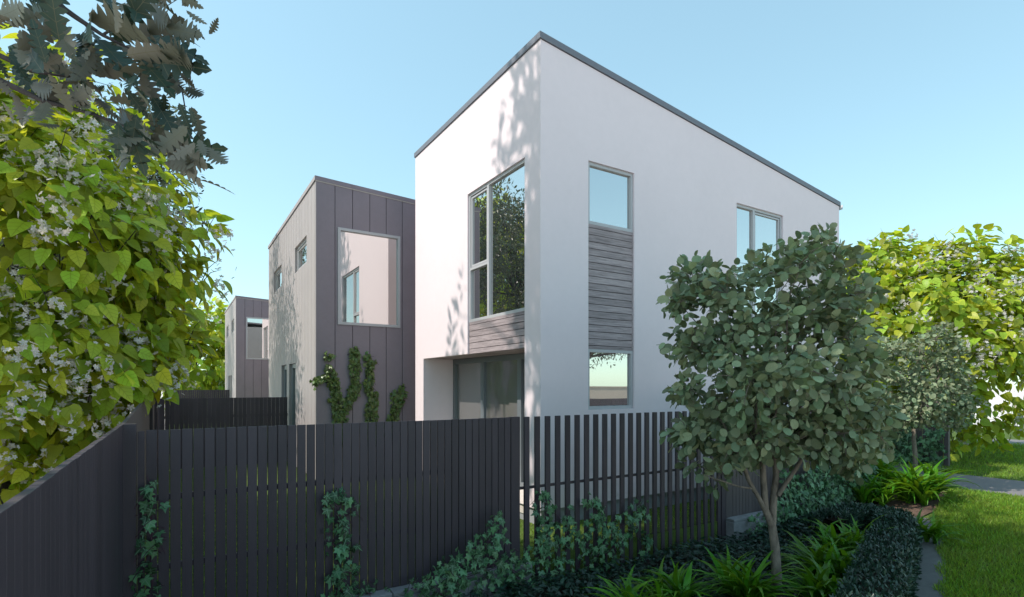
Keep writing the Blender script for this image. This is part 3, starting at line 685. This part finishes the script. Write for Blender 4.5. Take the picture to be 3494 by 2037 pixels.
# --- catalpas
def catalpa(label, c, rad, nclump, cr, per, size, nsep, blossoms, trunk_r=0.14, low=0.0, skip=None, more=()):
    c = Vector(c); cl = ellipsoid_clumps(c, rad, nclump, cr, 0.62, skip) + [(np.array(p), r) for p, r in more]
    base = Vector((c.x, c.y, low)); tr = [base, Vector((c.x+.05, c.y, low+(c.z-low)*0.35)), Vector((c.x-.03, c.y+.05, low+(c.z-low)*0.75))]
    return tree('catalpa_tree', label, base, tr, cl, HEART, M['catalpa'], M['bark_d'], per, size, nsep, 0.55, 0.33, 0.75, 0.45, c, limb_r=trunk_r*0.22, nl=24, blossoms=blossoms, trunk_r=(trunk_r, trunk_r*0.6), spread=0.5)
catalpa('large lime leaved blossoming tree leaning over the left fence, nearest of its kind', (-1.95, 9.4, 3.5), (2.5, 2.5, 3.0), 135, 0.60, 190, 0.205, 300, 330, skip=lambda p: ((p[0]+1.95)*0.2 + (p[1]-9.4)*0.98 > 0.5 and rng.random() < 0.8) or p[0] < -3.6 or p[0] > -0.05, more=[(atD(x, y, D), r) for x, y, D, r in ((60, 1560, 6.6, .45), (180, 1480, 6.8, .45), (330, 1400, 7.0, .4), (40, 1380, 6.6, .5), (260, 1300, 7, .5), (450, 1330, 7.4, .35), (560, 1250, 7.4, .4), (640, 1150, 7.4, .35), (680, 950, 7.5, .35), (700, 800, 7.5, .3), (120, 1600, 6.4, .3))])
catalpa('sunlit lime leaved blossoming tree at the right edge beyond the path', (18.3, 7.2, 3.45), (3.4, 3.4, 2.9), 130, 0.70, 165, 0.235, 300, 330, more=[(atD(x, y, D), r) for x, y, D, r in ((3290, 1470, 14.5, .5), (3370, 1490, 14.5, .45), (3200, 1420, 14.5, .6), (3430, 1440, 14.5, .5), (3260, 1535, 14.2, .25), (3480, 1390, 14.5, .6), (3130, 1400, 14.8, .5), (3400, 1520, 14.3, .2), (2950, 890, 15.6, .6), (3030, 840, 15.6, .6), (2920, 980, 15.6, .5), (3010, 960, 15.2, .6), (2930, 1080, 15.6, .5), (3330, 830, 15, .6), (3440, 870, 15, .6))])
catalpa('taller lime leaved tree farther along the side fence, mirrored in the tall window', (-4.4, 22.6, 6.6), (3.4, 3.4, 4.8), 120, 0.8, 85, 0.28, 60, 90)
catalpa('distant bright lime tree between the leaning tree and the far brown house', (1.2, 50.0, 4.3), (4.6, 4.6, 4.6), 70, 1.2, 34, 0.5, 150, 60, low=0)

# --- tall small-leaved tree behind the left fence
def tall(label, x, y, z, rad, n, per, nsep):
    c = Vector((x, y, z)); cl = ellipsoid_clumps(c, rad, n, 0.64, 0.35)
    tree('tall_tree', label, (x-.4, y, -0.05), [Vector((x-.4, y, -0.05)), Vector((x-.3, y, 2.2)), Vector((x-.1, y, z-1))], cl, LANCE, M['small'], M['bark_d'], per, 0.165, nsep, 0.1, 0.5, 0.4, 0.4, c, limb_r=0.05, nl=26, trunk_r=(0.2, 0.1))
tall('tall tree with small grey green leaves just behind the leaning lime tree', -2.0, 17.0, 6.3, (3.2, 3.0, 4.6), 125, 290, 200)
tall('farthest small leaved tree, shading the side of the far brown house', -2.8, 33.8, 7.6, (3.2, 3.8, 5.2), 140, 240, 0)

# --- oak: tall crown up out of view on the left, its low branches in the top corner
c = Vector((-3.1, 6.6, 11.2))
cl = [q for q in ellipsoid_clumps(c, (2.7, 2.75, 6.7), 215, 0.62, 0.30)] + [(np.array([4.27-6.2, y+0.31*6.2, z+1.25*6.2]), r) for y, z, r in ((8.75, 2.75, .30), (8.6, 3.2, .25), (8.55, 3.65, .16), (8.85, 2.5, .3), (7.2, 5.5, .22), (7.3, 5.85, .2), (7.1, 6.1, .15), (7.0, 5.3, .25), (6.55, 6.4, .3), (6.5, 5.6, .3), (6.4, 4.9, .35))] + [(np.array([-3.4, 4.0, 7.3]) + rng.normal(size=3)*np.array([.5, .7, 1.0]), .6) for _ in range(16)]  # unseen extra clumps added to shade the white wall and the low branches
oak = thing('oak_tree', (-4.0, 6.3, -0.05), 'oak with deeply lobed leaves hanging into the top left corner', 'tree')
mb = MB(); mb.tube([(-4.0, 6.3, -0.1), (-3.8, 6.3, 2.5), (-3.4, 6.5, 6), (-3.1, 6.6, 11), (-3.1, 6.6, 17)], [0.34, 0.28, 0.22, 0.13, 0.04], 12); mb.build('trunk', M['bark_d'], oak)
mb = MB()
for q, r in cl[::6]:
    s = Vector((-3.3, 6.55, max(4.5, q[2]-1.5))); mb = MB(); limbs(mb, s, [q], 0.05); mb.build('limb', M['bark_d'], oak)
# low branches reaching over the fence towards the camera
def px_branch(pts, r0): 
    P = [atD(x, y, D) for x, y, D in pts]; mb = MB(); root = ROOTS.get(len(br)); P = ([Vector(p) for p in root] if root else []) + P; mb.tube(P, [r0*max(0.12, (1-0.92*i/(len(P)-1))**1.3) for i in range(len(P))], 7); mb.build('branch', M['bark_d'], oak); return P
br = []
ROOTS = {0: [(-3.45, 6.45, 4.6), (-3.0, 5.2, 4.7)], 1: [(-3.45, 6.45, 4.0), (-3.0, 5.2, 3.9)], 2: [(-3.5, 6.45, 3.6), (-2.9, 5.0, 3.6)]}
br.append(px_branch([(-700, -250, 2.9), (-250, -160, 2.6), (120, -40, 2.45), (260, 60, 2.4), (350, 120, 2.38), (440, 165, 2.35), (540, 220, 2.35)], 0.035))
br.append(px_branch([(-650, 150, 2.9), (-200, 130, 2.6), (0, 190, 2.5), (120, 245, 2.45), (230, 262, 2.4), (330, 240, 2.4)], 0.032))
br.append(px_branch([(-600, 300, 2.8), (-150, 240, 2.55), (0, 275, 2.45), (150, 345, 2.4), (320, 390, 2.35), (450, 440, 2.35), (560, 510, 2.35)], 0.032))
br.append(px_branch([(540, 220, 2.35), (620, 300, 2.4), (640, 420, 2.45), (700, 500, 2.45)], 0.006))
br.append(px_branch([(350, 120, 2.38), (440, 60, 2.45), (570, 20, 2.5), (650, -30, 2.5)], 0.006))
P, O = leaf_cloud(cl, 200, 0.5); cd = unit(P - np.array(c)); Rm = orient(O, cd, 0.2, 0.5, 0.4, 0.5); sc = 0.24*(0.7+0.5*rng.random(len(P)))
put_leaves(oak, OAK, P, Rm, sc, M['oak'], 60)
# hanging leaves of the low branches: root pixel, tip pixel
hand = [(300, 70, 560, 95), (420, 90, 545, -60), (330, 130, 470, 250), (520, 130, 660, 210), (560, 90, 730, 140), (430, 190, 640, 150), (440, 130, 660, 60), (560, 170, 700, 205), (480, 210, 690, 215),
        (540, 230, 640, 330), (470, 230, 560, 380), (350, 260, 480, 220), (300, 262, 170, 225), (230, 262, 80, 130), (150, 250, 40, 110), (330, 240, 300, 130), (250, 200, 190, 60), (130, 60, 250, -40), (60, 170, 210, 60),
        (30, 190, 110, 280), (160, 345, 130, 450), (50, 320, 90, 440), (320, 395, 370, 430), (220, 350, 350, 300), (400, 420, 520, 560), (460, 300, 570, 420), (350, 360, 400, 410), (560, 270, 650, 350), (620, 300, 640, 330),
        (450, 440, 560, 500), (430, 410, 510, 600), (400, 400, 470, 620), (560, 510, 730, 640), (540, 490, 780, 520), (560, 500, 760, 570), (570, 520, 690, 600), (460, 280, 380, 200), (100, 290, 230, 320), (40, 230, 150, 330),
        (210, 130, 330, 205), (10, 100, 120, 60), (80, 20, 160, 130), (620, 20, 700, -60), (330, -40, 400, 30), (400, 20, 520, 40), (700, 500, 790, 590), (640, 420, 600, 560), (640, 430, 520, 540), (170, 0, 60, 60), (200, 90, 60, 20),
        (450, 60, 380, 190), (500, 20, 620, 100), (590, 60, 600, 170), (320, 180, 240, 300), (240, 300, 330, 420), (520, 330, 610, 470), (350, 330, 280, 250), (610, 350, 660, 470), (-20, 60, 130, 20), (-30, 260, 60, 340)]
Pl, Rl, Sl = [], [], []
for x0, y0, x1, y1 in hand:
    D = 2.38 + random.uniform(-.18, .18); a = atD(x0, y0, D); b = atD(x1, y1, D + random.uniform(-.12, .1)); d = np.array(b-a); L = np.linalg.norm(d)
    nn = -np.array((a - Vector((0, 0, EYE))).normalized())*random.choice((-1, -1, 1)) + rng.normal(size=3)*0.42
    Pl.append(np.array(a)); Rl.append(frames(d[None], nn[None])[0]); Sl.append(L*0.92)
    for _ in range(2):
        d2 = d/L + rng.normal(size=3)*0.55; Pl.append(np.array(a) + rng.normal(size=3)*0.05); Rl.append(frames(d2[None], (nn + rng.normal(size=3)*0.4)[None])[0]); Sl.append(L*random.uniform(.5, .75))
put_leaves(oak, OAK, np.array(Pl), np.array(Rl), np.array(Sl), M['oak'], 300)

# --- street tree across the road (mirrored in the low window)
c = Vector((16.6, -6.9, 4.3)); cl = ellipsoid_clumps(c, (2.7, 2.4, 1.9), 60, 0.5, 0.35)
tree('street_tree', 'small leaved street tree across the road behind the camera', (14.4, -6.8, -0.16), [Vector((14.4, -6.8, -0.2)), Vector((14.5, -6.8, 1.3)), Vector((15.0, -6.85, 2.4))], cl, LANCE, M['small'], M['bark_d'], 120, 0.15, 0, 0.1, 0.5, 0.4, 0.4, c, limb_r=0.07, nl=30, trunk_r=(0.14, 0.08))

# ================================================================== climbing ivy
def ivy(label, paths, plane, per_m, size, m, nsep=300, out=(0.03, 0.10), stem_r=0.006, group=None, extra=None):
    """paths: lists of (px, py, half width px) on a wall plane ('X'|'Y', position); leaves stand off the wall"""
    pl, pos = plane; un = (lambda x, y: onX(x, y, pos)) if pl == 'X' else (lambda x, y: onY(x, y, pos))
    P = []; N = []; nrm = np.array([-1.0, 0, 0]) if pl == 'X' else np.array([0, -1.0, 0]); first = un(*paths[0][-1][:2])
    t = thing('ivy', (first.x, first.y, max(first.z, -0.3)), label, 'ivy', group); st = MB()
    for path in paths:
        pts = [un(x, y) for x, y, h in path]; hw = []
        for (x, y, h), p in zip(path, pts): hw.append((un(x+h, y) - un(x-h, y)).length/2)
        for k in range(len(pts)-1):
            L = (pts[k+1]-pts[k]).length; n = max(2, int(per_m*L*(hw[k]+hw[k+1])))
            tt = rng.random(n)[:, None]; a, b = np.array(pts[k]), np.array(pts[k+1])
            wv = (hw[k] + (hw[k+1]-hw[k])*tt); q = a + (b-a)*tt
            ang = rng.random((n, 1))*2*np.pi; rr = np.sqrt(rng.random((n, 1)))
            tang = np.array([0, 1.0, 0]) if pl == 'X' else np.array([1.0, 0, 0])
            q = q + tang*np.cos(ang)*rr*wv + np.array([0, 0, 1.0])*np.sin(ang)*rr*wv
            q = q + nrm*(out[0] + (out[1]-out[0])*rng.random((n, 1))*(1.1-rr)); P.append(q)
        for s in range(2):
            off = [Vector((random.uniform(-.4, .4)*hw[i]*(pl == 'Y'), random.uniform(-.4, .4)*hw[i]*(pl == 'X'), random.uniform(-.02, .02))) + Vector(nrm)*0.03 for i in range(len(pts))]
            if len(pts) > 1: st.tube([p+o for p, o in zip(pts, off)], [stem_r*(0.4+0.6*i/(len(pts)-1)) for i in range(len(pts))], 5)
    if extra is not None: P.append(extra)
    P = np.concatenate(P); n = len(P)
    for i in rng.choice(n, min(n, 60), replace=False):
        a = Vector(P[i]); b = a + Vector((random.uniform(-.1, .1), random.uniform(-.1, .1), random.uniform(-.12, .02)))*(size/0.09); st.tube([a, a.lerp(b, .5)+Vector((0, 0, .01)), b], [stem_r*.5]*3, 4, False)
    st.build('stem', M['stem'], t)
    d = np.array([0, 0, -0.8]) + rng.normal(size=(n, 3))*0.55; nn = nrm*1.0 + np.array([0, 0, 0.35]) + rng.normal(size=(n, 3))*0.38
    put_leaves(t, IVY, P, frames(d, nn), size*(0.55+0.75*rng.random(n)), m, nsep)
    return t
WY = FY - 0.02
ivy('ivy column climbing the charcoal board fence beside the corner post', [[(500, 1625, 12), (515, 1690, 45), (530, 1760, 42), (512, 1850, 40), (500, 1920, 55), (500, 1990, 62), (505, 2070, 70)]], ('Y', WY), 330, 0.085, M['ivy'])
ivy('hook shaped ivy strand on the middle of the charcoal board fence', [[(1105, 1700, 35), (1165, 1700, 55), (1195, 1745, 40), (1150, 1770, 45), (1150, 1850, 52), (1185, 1915, 45), (1150, 1970, 60), (1165, 2050, 75)], [(1165, 2000, 50), (1260, 2030, 45), (1330, 2030, 30)]], ('Y', WY), 330, 0.082, M['ivy'])
ivy('triangular ivy clump on the right end of the charcoal board fence and block wall', [[(1675, 1755, 25), (1690, 1800, 45), (1670, 1860, 65), (1680, 1920, 75)], [(1620, 1850, 45), (1600, 1910, 60), (1500, 1945, 45), (1420, 1990, 40), (1400, 2010, 35)], [(1780, 1930, 55), (1680, 1930, 60), (1560, 1975, 70), (1480, 2010, 60), (1540, 2030, 70)], [(1790, 1980, 50), (1730, 1940, 50)]], ('Y', WY-0.14), 330, 0.080, M['ivy'])
ivy('ivy mass growing up through the open slat fence', [[(1845, 1680, 25), (1860, 1735, 42), (1845, 1800, 45), (1870, 1870, 60), (1830, 1920, 70), (1850, 1980, 70)], [(1925, 1740, 18), (1930, 1810, 40), (1900, 1860, 45)], [(1995, 1705, 25), (2030, 1730, 30), (2030, 1800, 42), (2010, 1850, 60), (2000, 1900, 75), (1975, 1960, 75)], [(2180, 1710, 28), (2165, 1770, 40), (2110, 1800, 40), (2090, 1850, 45), (2040, 1900, 55)], [(2200, 1820, 25), (2190, 1880, 32)]], ('Y', WY-0.02), 330, 0.080, M['ivy'])
ivy('broad ivy drift spilling over the low block wall by the brown fence', [[(2590, 1815, 30), (2560, 1800, 28)], [(2940, 1600, 50), (2900, 1640, 60), (2830, 1690, 60), (2760, 1710, 70), (2680, 1760, 55), (2630, 1800, 45)], [(2800, 1590, 15), (2790, 1640, 45), (2740, 1690, 55)], [(2700, 1580, 22), (2680, 1620, 25), (2690, 1680, 30)], [(2900, 1720, 60), (2800, 1760, 55), (2700, 1800, 45)], [(2930, 1560, 25), (2950, 1640, 50)]], ('Y', WY-0.13), 420, 0.085, M['ivy'])
Z = lambda x, y, h: (900+x/3.673, 1100+y/3.673, h/3.673)
pB = ('Y', BY-0.01)
ivy('ivy on the brown wall reaching left round the house corner', [[Z(760, 420, 45), Z(800, 430, 60), Z(850, 440, 50)], [Z(800, 540, 30), Z(820, 600, 70), Z(850, 680, 80), Z(870, 760, 80), Z(900, 850, 65), Z(910, 960, 60), Z(910, 1080, 70), Z(950, 1160, 90), Z(950, 1290, 100), Z(950, 1500, 80)], [Z(620, 800, 40), Z(630, 730, 55), Z(720, 700, 50), Z(800, 680, 50)], [Z(810, 960, 35), Z(880, 990, 40)]], pB, 1250, 0.082, M['ivy_s'])
ivy('tallest ivy strand on the brown wall below the big window', [[Z(1130, 310, 40), Z(1130, 400, 65), Z(1150, 500, 85), Z(1130, 600, 75), Z(1140, 690, 50), Z(1160, 780, 60), Z(1110, 860, 85), Z(1080, 950, 75), Z(1030, 1060, 50), Z(1000, 1150, 60)]], pB, 1250, 0.082, M['ivy_s'])
ivy('narrow ivy strand third along the brown wall, forked at its tip', [[Z(1300, 410, 45), Z(1310, 490, 60), Z(1320, 580, 45), Z(1330, 680, 70), Z(1320, 780, 60), Z(1310, 840, 55), Z(1370, 900, 60), Z(1360, 1000, 75), Z(1330, 1100, 75), Z(1350, 1200, 80), Z(1350, 1500, 80)], [Z(1400, 470, 25), Z(1350, 520, 25)]], pB, 1250, 0.082, M['ivy_s'])
ivy('shortest ivy strand on the brown wall beside the white house', [[Z(1720, 790, 35), Z(1730, 880, 50), Z(1690, 950, 75), Z(1660, 1040, 60), Z(1640, 1110, 55), Z(1610, 1200, 75), Z(1580, 1400, 80)], [Z(1630, 870, 35), Z(1640, 960, 60)]], pB, 1250, 0.082, M['ivy_s'])
ivy('ivy and shrub mass at the foot of the return fence', [[(2990, 1500, 60), (3060, 1520, 70), (3150, 1530, 70), (3190, 1545, 45)], [(3190, 1400, 18), (3195, 1470, 30), (3185, 1540, 40)], [(2900, 1540, 60), (3000, 1560, 50), (3100, 1565, 45), (3190, 1580, 35)], [(3100, 1470, 25), (3060, 1500, 40)]], ('X', 15.60), 260, 0.13, M['ivy'], 200, out=(0.02, 0.35), stem_r=0.008)

# ================================================================== bed planting
def blade_mesh(k):
    r = random.Random(90+k); bend = r.uniform(0.8, 1.9); n = 7; wd = r.uniform(0.036, 0.055); v = []; f = []; x = z = 0.0; a = r.uniform(0.85, 1.5)
    for i in range(n+1):
        t = i/n; ww = wd*(0.75+0.5*t if t < 0.5 else 1.0*(1-t)*2) if i < n else 0.002
        v += [(x, -ww, z+0.25*ww), (x, 0, z-0.12*ww), (x, ww, z+0.25*ww)]
        ang = a - bend*t*1.35; x += math.cos(ang)/n; z += math.sin(ang)/n
        if i: b = 3*i; f += [(b-3, b-2, b+1, b), (b-2, b-1, b+2, b+1)]
    me = bpy.data.meshes.new('blade'); me.from_pydata(v, [], f); me.polygons.foreach_set('use_smooth', [True]*len(f)); me.materials.append(M['blade']); return me
BLADES = [blade_mesh(k) for k in range(12)]
def agapanthus(x, y, size, n, label, lean=0.0):
    z = gz(x); n = int(n*1.45); size *= 1.12; t = thing('strap_leaf_plant', (x, y, z), label, 'plant', 'strap leaved clumps in the beds')
    crowns = [(random.gauss(0, .10)*size/.6, random.gauss(0, .10)*size/.6) for _ in range(max(2, n//18))]
    for i in range(n):
        cx, cy = random.choice(crowns); az = random.uniform(0, 6.283); s = size*random.uniform(.65, 1.15)
        inst('leaf', random.choice(BLADES), t, (x+cx, y+cy, z-0.01), (random.uniform(-.25, .25), random.uniform(-.45, .25), az), (s, s, s))
agapanthus(10.85, 4.30, 0.80, 120, 'large sunlit strap leaved clump under the smaller round leaved tree')
agapanthus(10.25, 4.62, 0.58, 70, 'small sunlit strap leaved clump by the end of the brown fence')
agapanthus(11.9, 5.25, 0.70, 70, 'shaded strap leaved clump at the rear, nearest the entry court')
agapanthus(6.30, 3.36, 0.62, 95, 'widest shaded strap leaved clump right of the slim pale trunk')
agapanthus(7.35, 3.62, 0.60, 70, 'upright shaded strap leaved clump against the inside of the hedge')
agapanthus(4.95, 3.42, 0.58, 80, 'shaded strap leaved clump just left of the slim pale trunk')
agapanthus(4.30, 3.72, 0.50, 55, 'strap leaved clump at the bottom edge, second from the left')
agapanthus(3.75, 3.80, 0.50, 50, 'leftmost strap leaved clump at the bottom edge below the slat fence')
agapanthus(8.95, 3.42, 0.50, 45, 'strap leaves poking out past the hedge over the edging strip')
agapanthus(5.60, 2.95, 0.55, 60, 'lowest strap leaved clump at the bottom edge in front of the trunk')

# clipped hedge: dark core with leaves all over it
hp = [(3.7, 1.85), (5.0, 2.32), (6.2, 2.75), (7.2, 3.10), (8.1, 3.42), (8.62, 3.72), (8.45, 4.02), (7.9, 4.14)]
h = thing('clipped_hedge', (7.2, 3.1, gz(7.2)), 'low clipped dark hedge curving round the planting bed', 'hedge')
def hedge_frame():
    out = []
    for i, (x, y) in enumerate(hp):
        a = Vector(hp[max(0, i-1)]); b = Vector(hp[min(len(hp)-1, i+1)]); t = (b-a).normalized(); out.append((Vector((x, y)), Vector((-t.y, t.x))))
    return out
hf = hedge_frame(); mb = MB()
for i, (p, n) in enumerate(hf):
    wd, ht = 0.15, 0.32
    for k in ((-wd, -0.05), (-wd, ht*0.9), (-wd*0.7, ht), (wd*0.7, ht), (wd, ht*0.9), (wd, -0.05)): mb.v.append((p.x+n.x*k[0], p.y+n.y*k[0], gz(p.x)+k[1]))
    if i:
        b = 6*i
        for k in range(5): mb.f.append((b-6+k, b-5+k, b+k+1, b+k))
mb.build('hedge_core', M['soil'], h)
N = 22000; seg = rng.integers(0, len(hp)-1, N); tt = rng.random(N); A = np.array(hp); pc = A[seg] + (A[seg+1]-A[seg])*tt[:, None]
nv = np.array([[n.x, n.y] for p, n in hf]); nn2 = nv[seg]*(1-tt[:, None]) + nv[seg+1]*tt[:, None]
HH = 0.40; u = rng.random(N)*(HH*2+0.44); side = np.where(u < HH, -1, np.where(u > HH+0.44, 1, 0))
lat = np.where(side == 0, (u-HH)-0.22, side*0.22); hh = np.where(side == -1, u, np.where(side == 1, u-HH-0.44, HH)); lump = 0.012*np.sin(pc[:, 0]*7)+0.01*np.sin(pc[:, 1]*13+pc[:, 0]*3)
P = np.stack([pc[:, 0]+nn2[:, 0]*lat, pc[:, 1]+nn2[:, 1]*lat, gzv(pc[:, 0])+hh+lump*(hh > .3)], 1) + rng.normal(size=(N, 3))*0.016
O = np.stack([nn2[:, 0]*side, nn2[:, 1]*side, (side == 0)*1.0], 1)
put_leaves(h, LANCE, P, frames(O*0.5+np.array([0, 0, .5])+rng.normal(size=(N, 3))*.6, O+rng.normal(size=(N, 3))*.5), 0.05*(0.6+0.8*rng.random(N)), M['hedge'], 200)

# ground cover over the bed
N = 30000; X = rng.random(N)*9.2 - 0.1; Y = 2.0 + rng.random(N)*2.9
hx = np.array([p[0] for p in hp[:6]]); hy = np.array([p[1] for p in hp[:6]]); keep = (Y > np.interp(X, hx, hy) + 0.1) & (X > 0.3) & (X < 8.9)
X, Y = X[keep], Y[keep]; N = len(X)
mound = 0.07 + 0.05*np.sin(X*2.3+1)*np.sin(Y*3.1) + 0.10*np.clip((Y-3.8)/1.1, 0, 1)
P = np.stack([X, Y, gzv(X) + mound*rng.random(N)**0.4], 1)
gc = tag(merged('ground_cover', LANCE, P, frames(rng.normal(size=(N, 3))*np.array([1, 1, .35]), np.array([0, 0, 1.0])+rng.normal(size=(N, 3))*.45), 0.085*(0.5+0.8*rng.random(N)), M['cover'], None, (0, 0, 0)), 'dark low ground cover leaves filling the planting bed', 'ground cover', kind='stuff')

# grass blades
def grass(name, label, x0, x1, y0, y1, n, size, ok=None, zf=gzv):
    X = x0 + (x1-x0)*rng.random(n); Y = y0 + (y1-y0)*rng.random(n)
    if ok is not None: k = ok(X, Y); X, Y = X[k], Y[k]
    n = len(X); P = np.stack([X, Y, zf(X)-0.01], 1)
    d = np.array([0, 0, 1.0]) + rng.normal(size=(n, 3))*np.array([.5, .5, .1])
    tv = np.array([(-0.06, 0, 0), (0.06, 0, 0), (0.035, 0.6, 0.04), (-0.02, 1.0, 0.16)]); tf = np.array([(0, 1, 2), (0, 2, 3)])
    tag(merged(name, (tv, tf), P, frames(d, rng.normal(size=(n, 3))), size*(0.5+0.8*rng.random(n)), M['grass'], None, (0, 0, 0)), label, 'grass', kind='stuff')
sx = np.array([p[0] for p in stripL]); sy = np.array([p[1] for p in stripL])
edge = lambda X, Y: Y < np.where(X < 9.9, np.interp(X, sx, sy) - 0.24 + 0.04*np.sin(X*9), 3.7 + (X-9.9)*0.25)
grass('verge_grass', 'short green grass of the verge along the hedge', 5.0, 12.55, 0.75, 4.6, 150000, 0.075, edge)
grass('far_grass', 'sunlit grass beyond the entry path', 14.72, 24.0, 0.5, 10.0, 60000, 0.085)
grass('yard_grass', 'grass of the yard seen through the fence gaps', -0.2, 9.0, 5.2, 10.5, 40000, 0.06, lambda X, Y: (X < 4.25) | (Y < 6.1), lambda X: X*0.0)

# across the road, behind the camera (mirrored in the low window)
f = thing('street_fence', (24, -13, -0.2), 'dark low fence across the road behind the camera', 'fence')
sb = shared_box('board', 0.95, 0.03, 1.33, M['fence'], 0.002)
for k in range(40): inst('board', sb, f, (6.0+0.975*k, -13.0, -0.16))
for z in (0.2, 0.9): MB().box(5.5, 44.5, -13.06, -13.02, z, z+0.08).build('rail', M['fence'], f)
wl = thing('garden_wall', (24, -16, -0.2), 'tan rendered garden wall across the road behind the camera', 'wall')
M['tan'] = mat('tan_render', (0.50, 0.43, 0.37), 0.9, 0.2, 0.05, 2, bump=0.2)
MB().box(-5, 60, -16.3, -16.0, -0.42, 1.86).build('wall', M['tan'], wl); MB().box(-5.05, 60.05, -16.35, -15.95, 1.862, 1.93).build('coping', M['tan'], wl)
